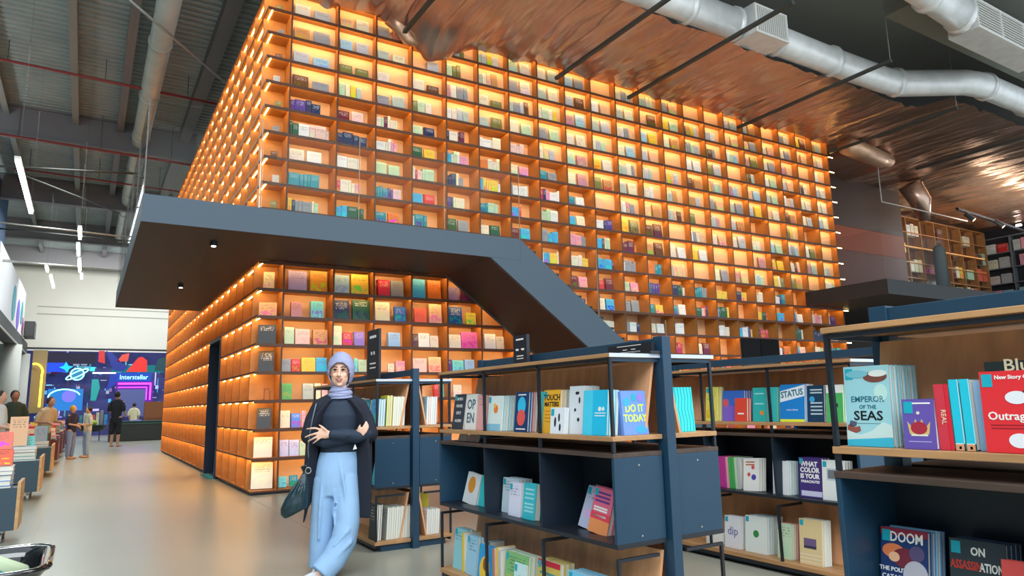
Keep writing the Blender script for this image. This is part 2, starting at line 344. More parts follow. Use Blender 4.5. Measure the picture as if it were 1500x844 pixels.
# neon shop at the end of the hall
nb = mat('violet_shop_interior', (58, 60, 104), .6, vary=.5, vscale=1.3, emit=(46, 50, 120), estr=.3)  # self glow in the wall material stands in for light on it
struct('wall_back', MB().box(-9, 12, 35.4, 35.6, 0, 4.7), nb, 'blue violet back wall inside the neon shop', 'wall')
t = thing('neon_planet', 'cyan neon planet with a tilted ring', 'sign', (-2.55, 33.7, 3.0)); ncy = emis('cyan_neon', (120, 240, 250), 4)
def ringmb(c, rx, rz, tilt, r, a0=0, a1=2 * PI, n=28):
    pts = []
    for i in range(n + 1):
        a = a0 + (a1 - a0) * i / n; x = rx * math.cos(a); z = rz * math.sin(a)
        pts.append((c[0] + x * math.cos(tilt) - z * math.sin(tilt), c[1], c[2] + x * math.sin(tilt) + z * math.cos(tilt)))
    return MB().tube(pts, [r] * len(pts), 6, round_=False)
obj('planet_outline', ringmb((-2.55, 33.7, 3.33), .31, .31, 0, .028), ncy, t); obj('planet_ring', ringmb((-2.55, 33.68, 3.33), .56, .13, .5, .026), ncy, t)
obj('planet_disc', MB().cyl((-2.55, 33.74, 3.33), (-2.55, 33.72, 3.33), .30, 20), mat('planet_teal', (50, 110, 150), .5), t)
def glow(name, mb, col, s, lab, cat='sign'):
    return tag(obj(name, mb, emis('%s_%s' % (name, '_'.join(map(str, col))), col, s)), lab, cat)
glow('neon_star', MB().prism([(-3.4, 3.7), (-3.2, 3.78), (-3.1, 4.0), (-2.98, 3.78), (-2.75, 3.75), (-2.95, 3.6), (-3.0, 3.42), (-3.15, 3.58)], 33.75, 33.8, 'y'), (30, 170, 230), 1.6, 'bright blue star shaped lamp left above the neon planet')
glow('light_panel', MB().box(-3.95, -3.1, 33.85, 33.9, 3.45, 3.95), (30, 70, 200), 1.2, 'deep blue light panel left of the neon planet')
glow('light_panel', MB().box(-4.0, -1.75, 33.9, 33.95, 3.9, 4.5), (70, 66, 100), .35, 'dim mauve fascia panel above the neon planet')
t = thing('neon_eye', 'blue oval neon with a glowing violet centre, below the planet', 'sign', (-3.0, 33.6, 1.7))
obj('arc', ringmb((-3.05, 33.6, 2.1), .72, .42, 0, .03, .3, PI), ncy, t); obj('orb', MB().cyl((-2.85, 33.66, 2.15), (-2.85, 33.62, 2.15), .32, 20), emis('violet_orb', (90, 90, 250), 1.8), t)
obj('halo', MB().box(-3.8, -2.2, 33.7, 33.74, 1.4, 2.55), emis('blue_halo', (40, 120, 200), 1.0), t)
t = thing('neon_doorway', 'magenta violet neon door frame', 'sign', (.2, 33.6, 1.0)); nm = emis('magenta_neon', (200, 50, 250), 4)
for k, (x0, x1, z0, z1) in enumerate(((-.6, 1.05, 2.76, 2.86), (.97, 1.05, 1.9, 2.76), (-.6, .85, 2.58, 2.63), (.8, .85, 1.9, 2.6))): obj('neon_tube', MB().box(x0, x1, 33.6, 33.64, z0, z1), nm, t)
obj('surround', MB().box(-.7, 1.15, 33.66, 33.7, 1.6, 2.95), emis('violet_surround', (110, 40, 170), .7), t)
obj('opening', MB().box(-.6, .78, 33.62, 33.65, 1.0, 2.5), mat('shop_door_blue', (90, 100, 160), .5), t)
t = thing('neon_script_sign', 'blue glowing script sign above the magenta neon door', 'sign', (.15, 33.6, 2.95)); obj('backing', MB().box(-.72, 1.02, 33.6, 33.66, 2.93, 3.42), emis('blue_sign_backing', (30, 80, 190), .9), t)
text_mesh('lettering', 'Interstellar', .36, emis('ice_blue_letters', (150, 215, 255), 2.6), t, (0, -.03, .1), sx=.88)
for x0, x1, z0, z1, c, s, lab in ((-1.85, -.75, 3.36, 3.44, (235, 235, 250), 1.4, 'white light bar left of the blue script sign'), (-1.95, -1.75, 3.5, 3.72, (60, 220, 190), 1.5, 'small teal lamp above the white light bar'), (-.95, 1.6, 3.44, 3.85, (30, 150, 160), .5, 'teal panel behind the red painted arch')):
    glow('light_panel', MB().box(x0, x1, 33.7, 33.75, z0, z1), c, s, lab)
for poly, c, lab in (([(-1.62, 4.6), (-1.35, 4.6), (-1.3, 3.9), (-1.62, 4.0)], (190, 40, 45), 'red stripe hanging at the top of the neon shop'), ([(-1.3, 4.6), (-1.0, 4.5), (-.5, 3.95), (-.15, 3.75), (-.4, 3.5), (-.9, 3.55)], (24, 40, 130), 'dark blue slanting panel beside the red stripe'),
        ([(-.25, 3.46), (.78, 3.46), (.75, 4.1), (.5, 4.3), (.3, 4.25)], (215, 40, 40), 'red painted arch shape above the blue script sign'), ([(-.75, 4.0), (-.2, 4.05), (-.15, 4.5), (-.5, 4.4)], (200, 70, 60), 'small red patch above the blue slanting panel'),
        ([(-1.15, 2.4), (-.7, 2.8), (-.65, 3.35), (-1.0, 3.3)], (24, 50, 160), 'dark blue curved panel under the white light bar'), ([(-1.85, 1.9), (-1.6, 1.9), (-1.45, 2.6), (-1.55, 3.05), (-1.85, 3.05)], (30, 150, 150), 'teal post with a bulbous head beside the magenta door'), ([(1.15, 3.55), (1.7, 3.5), (1.7, 4.3), (1.3, 4.2)], (20, 60, 70), 'dark teal panel at the right end of the neon shop')):
    b = MB().prism(poly, 33.5, 33.58, 'y'); tag(obj('painted_panel', b, mat('panel_%d_%d_%d' % c, c, .5, emit=c, estr=.25), fixn=True), lab, 'panel')  # the painted panels emit a little of their own colour
rs = random.Random(5)
for nm_, cols, es, lab in (('glowing_goods', ((120, 190, 235), (170, 160, 230), (70, 150, 200)), .9, 'blur of small glowing blue and violet blocks inside the neon shop'), ('pale_goods', ((200, 200, 214), (150, 140, 180), (110, 190, 190)), .25, 'blur of pale wares and rails inside the neon shop'), ('dark_goods', ((50, 44, 66), (30, 60, 90), (120, 50, 80)), 0, 'blur of dark wares inside the neon shop')):
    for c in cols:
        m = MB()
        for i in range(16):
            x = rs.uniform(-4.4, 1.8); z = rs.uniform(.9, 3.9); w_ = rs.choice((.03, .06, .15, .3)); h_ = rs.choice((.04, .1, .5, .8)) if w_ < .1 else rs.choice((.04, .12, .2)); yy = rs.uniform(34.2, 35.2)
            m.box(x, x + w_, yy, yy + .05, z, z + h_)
        o = obj(nm_, m, mat('wares_%d_%d_%d' % c, c, .6, emit=c, estr=es)); tag(o, lab, 'goods', kind='stuff')  # random blocks added as clutter; the coloured and pale ones glow by themselves
tag(obj('shelf_cabinet', MB().box(.55, 1.9, 30, 30.6, 0, 1.75).box(.6, 1.85, 29.97, 30, .9, .95), mat('brown_cabinet', (124, 74, 40), .5)), 'brown wooden cabinet at the far end of the dark bench', 'cabinet')
t = thing('arcade_arch', 'yellow neon arch at the left of the neon shop', 'sign', (-4.2, 33.4, 1.6)); obj('arch_tube', ringmb((-4.45, 33.4, 3.4), .35, .45, 0, .05, -.1, PI * .6), emis('yellow_neon', (250, 210, 60), 3), t); obj('post_tube', MB().cyl((-4.12, 33.4, 1.6), (-4.12, 33.4, 3.35), .05, 8), emis('yellow_neon', (250, 210, 60), 3), t)
tag(obj('amber_panel', MB().box(-4.6, -3.95, 33.7, 33.75, 1.3, 4.6), mat('amber_wall', (150, 130, 90), .6)), 'amber wall panel behind the yellow arch', 'panel')
for i, (y, c, z) in enumerate(((21, (250, 190, 40), 3.4), (22.5, (200, 30, 60), 2.7), (24, (60, 200, 230), 2.2))):
    glow('light_panel', MB().box(-6.2, -6.15, y - 1, y + 1, z - .35, z + .35), c, 1.5, ['yellow lit panel in the left shop', 'crimson lit panel in the left shop', 'cyan lit panel in the left shop'][i])
# ---------------------------------------------------------------- mezzanine and stair
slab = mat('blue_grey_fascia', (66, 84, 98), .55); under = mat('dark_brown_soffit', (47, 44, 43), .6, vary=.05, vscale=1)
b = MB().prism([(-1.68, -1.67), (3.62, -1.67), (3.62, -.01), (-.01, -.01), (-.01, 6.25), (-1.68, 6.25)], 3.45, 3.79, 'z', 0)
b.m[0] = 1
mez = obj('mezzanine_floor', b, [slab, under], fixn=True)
tag(mez, 'dark blue-grey walkway slab wrapping the tower corner', 'walkway', kind=None)
for x, y, lab in ((-.77, -.04 - .9, 'near small spotlight under the walkway slab'), (-.78, 2.7, 'far small spotlight under the walkway slab')):
    t = thing('spotlight', lab, 'light', (x, y, 3.45)); sb_ = obj('lamp_body', MB().cyl((x, y, 3.449), (x, y, 3.39), .05, 12), BLACK, t); obj('lens', MB().cyl((x, y, 3.389), (x, y, 3.38), .03, 12), emis('spot_lens', (255, 250, 235), 4), sb_)
t = thing('staircase', 'blue-grey sloping staircase rising beside the tower to the walkway', 'stairs', (6, -.85, 0))
# outer and inner stringers, soffit, treads
out = [(3.08, 3.45), (3.62, 3.45), (3.62, 3.79), (8.57, .004), (7.74, .004)]
P2 = [(3.622, 3.79), (8.57, .004), (7.74, .004), (3.08, 3.448), (3.622, 3.448)]
for y0, y1, nm_ in ((-1.67, -1.61, 'outer'), (-.08, -.02, 'inner')): obj('stringer', MB().prism(P2, y0, y1, 'y'), slab, t, fixn=True)
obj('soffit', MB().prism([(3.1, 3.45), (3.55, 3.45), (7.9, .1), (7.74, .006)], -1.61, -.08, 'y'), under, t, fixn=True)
nst = 22
for i in range(nst):
    x = 3.7 + i * .222; z = 3.70 - i * .168
    if z > .05: obj('tread', MB().box(x, x + .25, -1.61, -.08, z - .1, z - .06), under, t)
glass = bpy.data.materials.new('clear_rail_glass'); glass.use_nodes = True; _n = glass.node_tree; _n.nodes.clear()
_o = _n.nodes.new('ShaderNodeOutputMaterial'); _m = _n.nodes.new('ShaderNodeMixShader'); _t = _n.nodes.new('ShaderNodeBsdfTransparent'); _g = _n.nodes.new('ShaderNodeBsdfGlossy'); _l = _n.nodes.new('ShaderNodeFresnel')
_l.inputs[0].default_value = 1.45; _g.inputs['Roughness'].default_value = .02; _t.inputs[0].default_value = (.93, .95, .94, 1)
_k = _n.nodes.new('ShaderNodeLayerWeight'); _k.inputs[0].default_value = .12; _q = _n.nodes.new('ShaderNodeMath'); _q.operation = 'MULTIPLY'; _q.inputs[1].default_value = .55; _n.links.new(_k.outputs[0], _q.inputs[0]); _n.links.new(_q.outputs[0], _m.inputs[0]); _n.links.new(_t.outputs[0], _m.inputs[1]); _n.links.new(_g.outputs[0], _m.inputs[2]); _n.links.new(_m.outputs[0], _o.inputs[0])
hazy = mat('pale_glass_edge', (62, 64, 60), .3)
t = thing('glass_railing', 'clear glass railing along the left and front edges of the walkway', 'railing', (0, -1.66, 3.79))
for i in range(5):
    y0 = -1.66 + i * 1.58
    obj('glass_panel', MB().box(-1.675, -1.663, y0 + .01, y0 + 1.56, 3.6, 5.0), glass, t)
    obj('panel_edge', MB().box(-1.677, -1.661, y0 - .003, y0 + .003, 3.45, 5.0), hazy, t)
for i in range(4):
    x0 = -1.65 + i * 1.32; obj('glass_panel', MB().box(x0 + .01, x0 + 1.3, -1.665, -1.653, 3.79, 5.0), glass, t)
    obj('panel_edge', MB().box(x0 + 1.306, x0 + 1.314, -1.665, -1.655, 3.79, 5.0), mat('thin_glass_seam', (150, 130, 105), .3), t)
for i in range(3):
    xa, xb = 3.66 + i * 1.5, 3.66 + (i + 1) * 1.5 - .02; za, zb = 3.79 - (xa - 3.62) * .765, 3.79 - (xb - 3.62) * .765
    obj('glass_panel', MB().hexa([(xa, -1.664, za), (xb, -1.664, zb), (xb, -1.654, zb), (xa, -1.654, za), (xa, -1.664, za + 1.15), (xb, -1.664, zb + 1.15), (xb, -1.654, zb + 1.15), (xa, -1.654, za + 1.15)]), glass, t)
    obj('panel_edge', MB().box(xb, xb + .01, -1.666, -1.652, zb, zb + 1.15), mat('thin_glass_seam', (150, 130, 105), .3), t)
glass2 = glass.copy(); glass2.name = 'upper_rail_glass'
for nd in glass2.node_tree.nodes:
    if nd.type == 'MATH': nd.inputs[1].default_value = .03
# right mezzanine
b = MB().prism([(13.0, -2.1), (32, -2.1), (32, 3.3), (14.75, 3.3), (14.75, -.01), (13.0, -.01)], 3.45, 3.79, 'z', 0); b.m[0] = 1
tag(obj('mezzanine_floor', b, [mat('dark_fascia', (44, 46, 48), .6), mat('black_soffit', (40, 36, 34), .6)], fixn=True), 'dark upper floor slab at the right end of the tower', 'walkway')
t = thing('glass_railing', 'clear glass railing on the right upper floor', 'railing', (20, -2.1, 3.79))
for i in range(10): obj('glass_panel', MB().box(13.05 + i * 1.6, 13.05 + i * 1.6 + 1.57, -2.09, -2.078, 3.79, 4.95), glass2, t)
for i in range(1): obj('glass_panel', MB().box(13.01, 13.022, -2.07, -.05, 3.79, 4.95), glass2, t)
brownw = mat('brown_upper_wall', (112, 78, 58), .6)
struct('wall_right', MB().box(29.9, 30.1, -9, 3.5, 3.79, 9.6), mat('dark_shelf_wall', (44, 46, 52), .7), 'dark wall behind the upper right bookshelves', 'wall')
struct('wall_back', MB().box(14.9, 30.1, 3.32, 3.5, 3.79, 8.4), brownw, 'brown wall behind the upper floor bookshelves', 'wall')
struct('wall_back', MB().box(14.9, 32, 3.32, 3.5, 0, 3.44), mat('dark_lower_wall', (60, 50, 44), .7), 'dark wall below the right upper floor', 'wall')
cop = mat('copper_cladding', (98, 44, 22), .5, metal=.0, vary=.12, vscale=1.2)
t = thing('clad_pillar', 'wide copper clad pillar beside the right end of the tower', 'pillar', (18.6, 2, 3.79))
obj('upper_cladding', MB().box(16.2, 20.55, 1.5, 3.3, 6.35, 8.0), mat('dark_copper_cladding', (78, 56, 46), .55, metal=.0), t)
obj('middle_cladding', MB().box(16.2, 20.55, 1.5, 3.3, 5.6, 6.345), mat('bright_copper_cladding', (150, 62, 22), .55, metal=.0), t); obj('lower_cladding', MB().box(16.2, 20.55, 1.5, 3.3, 3.79, 5.595), cop, t)
# ---------------------------------------------------------------- foil ceiling
foil = mat('wrinkled_copper_foil', (210, 178, 158), .27, metal=.8, vary=.14, vscale=1.0, stretch=(1, .6, 1), bump=.35, bscale=3)
def foilz(x, y):
    z = 7.93 + .10 * noise.noise((x * .55, y * .5, 1.3)) + .07 * noise.noise((x * 2.6, y * .30, 5)) + .028 * noise.noise((x * 7, y * 1.0, 9)) + .02 * abs(noise.noise((x * 13 + y * 2, y * 1.2, 3)))
    k = (x % 1.85) / 1.85; z -= .07 * math.exp(-((k - .5) / .07) ** 2)
    z -= .50 * math.exp(-((x - 2.85) / .62) ** 2 - ((y - .05) / .5) ** 2)
    return z
def foil_grid(x0, x1, y0, y1, nx, ny):
    m = MB()
    for j in range(ny + 1):
        for i in range(nx + 1):
            x = x0 + (x1 - x0) * i / nx; y = y0 + (y1 - y0) * j / ny; m.v.append((x, y, foilz(x, y)))
    for j in range(ny):
        for i in range(nx): a = j * (nx + 1) + i; m.face((a, a + nx + 1, a + nx + 2, a + 1))
    return m
o = obj('foil_ceiling', foil_grid(.5, 14.4, -2.5, -.01, 380, 60), foil, smooth=True); tag(o, 'wrinkled copper-coloured foil ceiling sheet above the tower front', 'ceiling foil')
o = obj('foil_ceiling', foil_grid(14.4, 31, -3.25, -.01, 410, 60), foil, smooth=True); tag(o, 'wrinkled copper foil sheet over the right upper floor, nearer strip', 'ceiling foil')
o = obj('foil_ceiling', foil_grid(14.62, 31, -.01, 3.3, 380, 60), foil, smooth=True); tag(o, 'foil sheet behind the tower end, reaching the upper bookshelves', 'ceiling foil')
lf = mat('light_foil', (214, 172, 140), .35, metal=.6, vary=.15, vscale=3, bump=.4, bscale=6)
def blobtube(pts, rad, name, lab, m, cat='duct', n=14):
    b = MB().tube(pts, rad, n, round_=False)
    b.v = [(x + .03 * noise.noise((x * 5, y * 5, z * 5)), y + .03 * noise.noise((x * 5, y * 5, z * 5 + 9)), z + .03 * noise.noise((x * 5 + 4, y * 5, z * 5))) for x, y, z in b.v]
    return tag(obj(name, b, m, smooth=True), lab, cat)
blobtube([(14.6, -.5, 7.75), (15.3, -.5, 7.7), (16.2, -.4, 7.7), (16.9, -.3, 7.75)], [.24, .26, .25, .18], 'foil_duct', 'short foil wrapped duct at the top right corner of the tower', lf)
blobtube([(19.6, .6, 7.75), (19.9, .5, 7.2), (20.0, .5, 6.6)], [.35, .3, .16], 'foil_duct', 'crumpled foil drop hanging by the copper pillar', foil)
t = thing('pipe_bracket', 'thin steel bracket hanging right of the tower top', 'bracket', (18.3, .2, 6.7)); obj('upright', MB().cyl((17.2, .2, 7.9), (17.2, .2, 6.75), .02, 6), steel, t); obj('arm', MB().cyl((17.2, .2, 6.75), (22, .2, 6.75), .02, 6), steel, t)
blobtube([(2.05, -.12, 7.95), (2.2, -.14, 7.8), (2.35, -.12, 7.62), (2.55, -.1, 7.58)], [.16, .13, .10, .05], 'foil_crumple', 'pale crumpled foil knot at the left end of the foil pouch', lf, 'foil')
# rods under the foil
rodm = mat('dark_grey_channel', (66, 70, 66), .5)
RL = ['dark hanging channel at the top left of the foil', 'second dark channel across the foil, left of centre', 'dark channel crossing the foil at the centre', 'dark channel with a wire hung end, right of centre', 'thin dark channel ending at the silver duct elbow', 'farthest right dark channel under the foil']
for i, (x, y0, y1) in enumerate(((2.25, -3.2, 1.0 - 1.05), (5.6, -3.8, -.05), (7.5, -4.2, -.05), (10.95, -3.85, -.05), (14.55, -3.3, -.05), (18.1, -3.3, -.4))):
    t = thing('ceiling_channel', RL[i], 'channel', (x, (y0 + y1) / 2, 7.66)); obj('channel', MB().box(x - .035, x + .035, y0, y1, 7.66, 7.72), rodm, t)
    obj('hanging_wire', MB().cyl((x, y0 + .02, 7.72), (x, y0 + .02, 9.6), .008, 5), steel, t)
# silver ducts
silv = mat('silver_foil_duct', (236, 238, 236), .38, metal=.25, bump=.6, bscale=9, vary=.08, vscale=4); grm = mat('white_grille', (232, 232, 226), .4); gdk = mat('grille_dark', (96, 98, 90), .7)
def silver(pts, r, lab, joints):
    t = thing('silver_duct', lab, 'duct', pts[0])
    b = MB().tube(pts, [(r, r * .85)] * len(pts), 16, round_=False); b.v = [(x + .02 * noise.noise((x * 6, y * 6, z * 6)), y, z + .02 * noise.noise((x * 6 + 4, y * 6, z * 6))) for x, y, z in b.v]
    obj('duct', b, silv, t, smooth=True)
    for a, c in joints: obj('joint_band', MB().tube([a, c], [(r * 1.12, r * .97)] * 2, 16, round_=False), silv, t, smooth=True)
    return t
def along(a, b, k, w=.05):
    a = Vector(a); b = Vector(b); p = a.lerp(b, k); d = (b - a).normalized() * w; return (tuple(p - d), tuple(p + d))
A1 = [(4.6, -2.62, 8.23), (8.0, -2.62, 8.23)]; A2 = [(9.0, -2.62, 8.23), (11.0, -2.62, 8.23), (12.85, -2.66, 8.23), (13.3, -2.75, 8.23), (14.6, -3.5, 8.23), (15.1, -3.62, 8.23), (18.5, -3.66, 8.23), (22, -3.66, 8.23)]
silver(A1, .3, 'silver foil duct left of the near grille', [along(*A1, .62), along(*A1, .98)])
silver(A2, .3, 'long silver foil duct running right from the near grille', [along((9.0, -2.62, 8.23), (12.85, -2.62, 8.23), k) for k in (.03, .5)] + [along((13.0, -2.68, 8.23), (13.3, -2.75, 8.23), .5), along((15.1, -3.62, 8.23), (22, -3.66, 8.23), .02), along((15.1, -3.62, 8.23), (22, -3.66, 8.23), .3)])
def grille(x0, x1, y, z0, z1, lab, vert=True, nsl=16, dep=.5):
    t = thing('air_grille', lab, 'grille', ((x0 + x1) / 2, y, z0)); obj('box', MB().box(x0, x1, y, y + dep, z0, z1), silv, t)
    obj('backing', MB().box(x0 + .04, x1 - .04, y - .012, y - .002, z0 + .04, z1 - .04), gdk, t)
    fr = MB()
    for q in ((x0, x1, z0, z0 + .04), (x0, x1, z1 - .04, z1), (x0, x0 + .04, z0 + .04, z1 - .04), (x1 - .04, x1, z0 + .04, z1 - .04)): fr.box(q[0], q[1], y - .05, y - .001, q[2], q[3])
    fo = obj('frame', fr, grm, t)
    for i in range(nsl):
        k = (i + 1) / (nsl + 1)
        if vert: x = x0 + (x1 - x0) * k; obj('slat', MB().box(x - .009, x + .009, y - .045, y - .013, z0 + .04, z1 - .04), grm, fo)
        else: z = z0 + (z1 - z0) * k; obj('slat', MB().box(x0 + .04, x1 - .04, y - .045, y - .013, z - .008, z + .008), grm, fo)
    return t
grille(8.05, 8.98, -2.98, 7.92, 8.5, 'white slatted air grille in the silver duct line', True, 15)
g = grille(11.75, 14.6, -5.05, 8.0, 8.62, 'wide white louvred grille at the top right corner', False, 10)
for x in (12.7, 13.65): obj('mullion', MB().box(x, x + .03, -5.102, -5.05, 8.04, 8.58), grm, g)
silver([(9.4, -4.85, 8.55), (10.6, -4.85, 8.45), (11.72, -4.85, 8.32)], .32, 'silver duct stub feeding the wide louvred grille', [along((9.4, -4.85, 8.55), (11.72, -4.85, 8.32), k) for k in (.5, .97)])
tag(obj('grey_duct', MB().box(10.8, 20, -4.5, -3.9, 8.55, 9.2), mat('grey_duct_paint', (120, 122, 112), .5)), 'square grey duct behind the louvred grille', 'duct')
tag(obj('red_pipe', MB().cyl((13.5, -6.2, 9.1), (22, -6.2, 9.1), .08, 10), mat('red_duct_paint', (170, 40, 40), .4), smooth=True), 'thick red pipe at the top right corner', 'pipe')
for i, y in enumerate((-3.9, -6.4)):
    tag(obj('roof_bar', MB().box(4, 30, y - .04, y + .04, 9.3, 9.38), mat('pale_roof_bar', (112, 118, 116), .6)), ['slim bar under the dark roof behind the silver duct', 'slim bar under the dark roof nearest the camera'][i], 'beam')
t = thing('track_light', 'black track with two spot heads under the foil', 'light', (24, .6, 7.2)); obj('track', MB().beam((21.9, .4, 7.2), (29.5, 1.0, 7.2), .09, .07), BLACK, t)
for x in (22.6, 24.6):
    s_ = obj('spot_head', MB().cyl((x, .5, 7.15), (x + .1, .3, 6.9), .08, 10), BLACK, t); obj('lens', MB().cyl((x + .1, .3, 6.9), (x + .102, .295, 6.894), .06, 10), emis('spot_glow', (255, 225, 180), 5), s_)
# ================================================================ THE GLOWING BOOKCASE TOWER
pw = wood('tower_wood', (192, 128, 62), (3, 3, 3), .08); pe = mat('dark_shelf_edge', (92, 52, 28), .5); pb = mat('peach_back_panel', (238, 188, 138), .6)
led = emis('amber_led', (255, 208, 128), 26)
tw = thing('bookcase_tower', 'huge glowing amber lattice bookcase tower rising to the roof', 'bookcase', (7, 7, 0))
D = .36
obj('plinth', MB().box(.04, XE - .02, .04, D, 0, .035).box(.04, D, D, YE - .02, 0, .035), BLACK, tw)
obj('back_panel', MB().box(.392, XE, .392, YE, .0, 8.04), pb, tw)
DY0, DY1 = Yc(5), Yc(7)
for r in range(0, 20):
    z = Zl(r); th = .026 if r < 19 else .04
    z0, z1 = (z - th, z) if r == 0 else (z - th / 2, z + th / 2)
    b = MB().box(.0, XE, 0, .391, z0, z1, 0, {2: 1, 5: 1})
    if r >= 1: b.box(.004, XE, 0, .012, z0 - .022, z0, 1)          # the lip that hides the lamp strip
    obj('shelf', b, [pw, pe], tw)
    spans = [(.392, DY0 - .02), (DY1 + .02, YE)] if r <= 5 else [(.392, YE)]
    for a, b in spans: obj('shelf', MB().box(0, .391, a, b, z0, z1, 0, {5: 1}), [pw, pe], tw)
    if r >= 1:
        zz = z0 - .010
        ex = XE + .22  # strips overrun the tower end to imitate white flares at the tips
        fr = [(.02, ex)]
        if r == 7: fr = [(.02, 5.55)]
        if r in (5, 6): fr = [(.02, Xc(16)), (Xc(18) + .02, ex)]
        for a, b in fr: obj('led_strip', MB().box(a, b, .0125, .0145, z0 - .019, z0 - .001), led, tw)
        for a, b in (spans if r <= 6 and r != 0 else [(.392, YE)]):
            if r == 6: a_b = [(.05, DY0 - .02), (DY1 + .02, YE + .02)]
            else: a_b = [(.05 if a < .5 else a, b)]
            for a2, b2 in a_b: obj('led_strip', MB().box(.066, .078, a2, b2, zz, z0 - .001), led, tw)
            if r == 6: break
for j in range(1, 23):
    x = Xc(j)
    segs = [(.035, 8.05)] if j != 17 else [(.035, 1.74), (2.62, 8.05)]
    for a, b in segs: obj('divider', MB().box(x - .013, x + .013, .002, .391, a, b, 0, {2: 1}), [pw, pe], tw)
for k in range(1, 22):
    y = Yc(k)
    segs = [(.035, 8.05)] if k != 6 else [(Zl(6), 8.05)]
    for a, b in segs: obj('divider', MB().box(.002, .391, y - .013, y + .013, a, b, 0, {5: 1}), [pw, pe], tw)
# shallow upper compartments: a panel stands forward of the deep back
def shallow_from(j): return 15 if j <= 7 else max(8.2, 15 - (j - 7) * 1.15)
SH = .17
b = MB()
for j in range(1, 22):
    for r in range(0, 19):
        if r >= shallow_from(j) and not (j >= 17 and random.random() < .12): b.box(Xc(j) + .014, Xc(j + 1) - .014, SH, SH + .02, Zl(r) + .014, Zl(r + 1) - .014)
o = obj('shallow_back_panel', b, pb, tw); o['kind'] = 'stuff'
# portal and screen
nvy = mat('navy_door_frame', (26, 44, 66), .4)
t = thing('doorway', 'narrow navy framed doorway in the left side of the tower', 'door', (.1, (DY0 + DY1) / 2, 0))
obj('door_frame', MB().box(-.02, .40, DY0 - .01, DY0 + .03, .0, Zl(6) - .03).box(-.02, .40, DY1 - .03, DY1 + .01, 0, Zl(6) - .03).box(-.02, .40, DY0 + .03, DY1 - .03, Zl(6) - .07, Zl(6) - .03), nvy, t)
obj('door_leaf', MB().box(.30, .34, DY0 + .04, DY1 - .04, .01, Zl(6) - .08), mat('dark_door_leaf', (20, 30, 44), .4), t)
obj('handle', MB().cyl((.27, DY0 + .2, .95), (.27, DY0 + .2, 1.15), .012, 8), steel, t)
tag(obj('folded_board', MB().hexa([(-.02, DY0 + .1, .02), (.10, DY0 + .1, .02), (.2, DY0 + .9, .02), (.1, DY0 + .9, .02), (.0, DY0 + .06, .42), (.12, DY0 + .06, .42), (.22, DY0 + .86, .6), (.12, DY0 + .86, .6)]), mat('bright_blue_board', (24, 110, 200), .5)), 'bright blue board leaning at the foot of the tower doorway', 'board')
tag(obj('teal_mat', MB().box(-.1, .28, DY0 + .05, DY0 + 1.1, .001, .018), mat('teal_mat', (80, 170, 150), .7)), 'small teal mat on the floor of the tower doorway', 'mat')
t = thing('display_screen', 'black double screen box set into the tower shelves above the racks', 'screen', (Xc(17), .1, 1.75))
obj('housing', MB().box(Xc(16) + .015, Xc(18) - .015, .0, .385, 1.75, 2.58), BLACK, t); obj('screen', MB().box(Xc(16) + .03, Xc(17) - .01, -.012, -.001, 2.02, 2.56), mat('screen_glass_grey', (14, 15, 17), .5, spec=.1), t)
obj('screen', MB().box(Xc(17) + .01, Xc(18) - .03, -.012, -.001, 2.02, 2.56), mat('screen_glass', (4, 4, 6), .5, spec=.1), t)
obj('shelf_bar', MB().box(Xc(16) + .02, Xc(18) - .02, -.03, -.013, 1.95, 1.98), rodm, t)
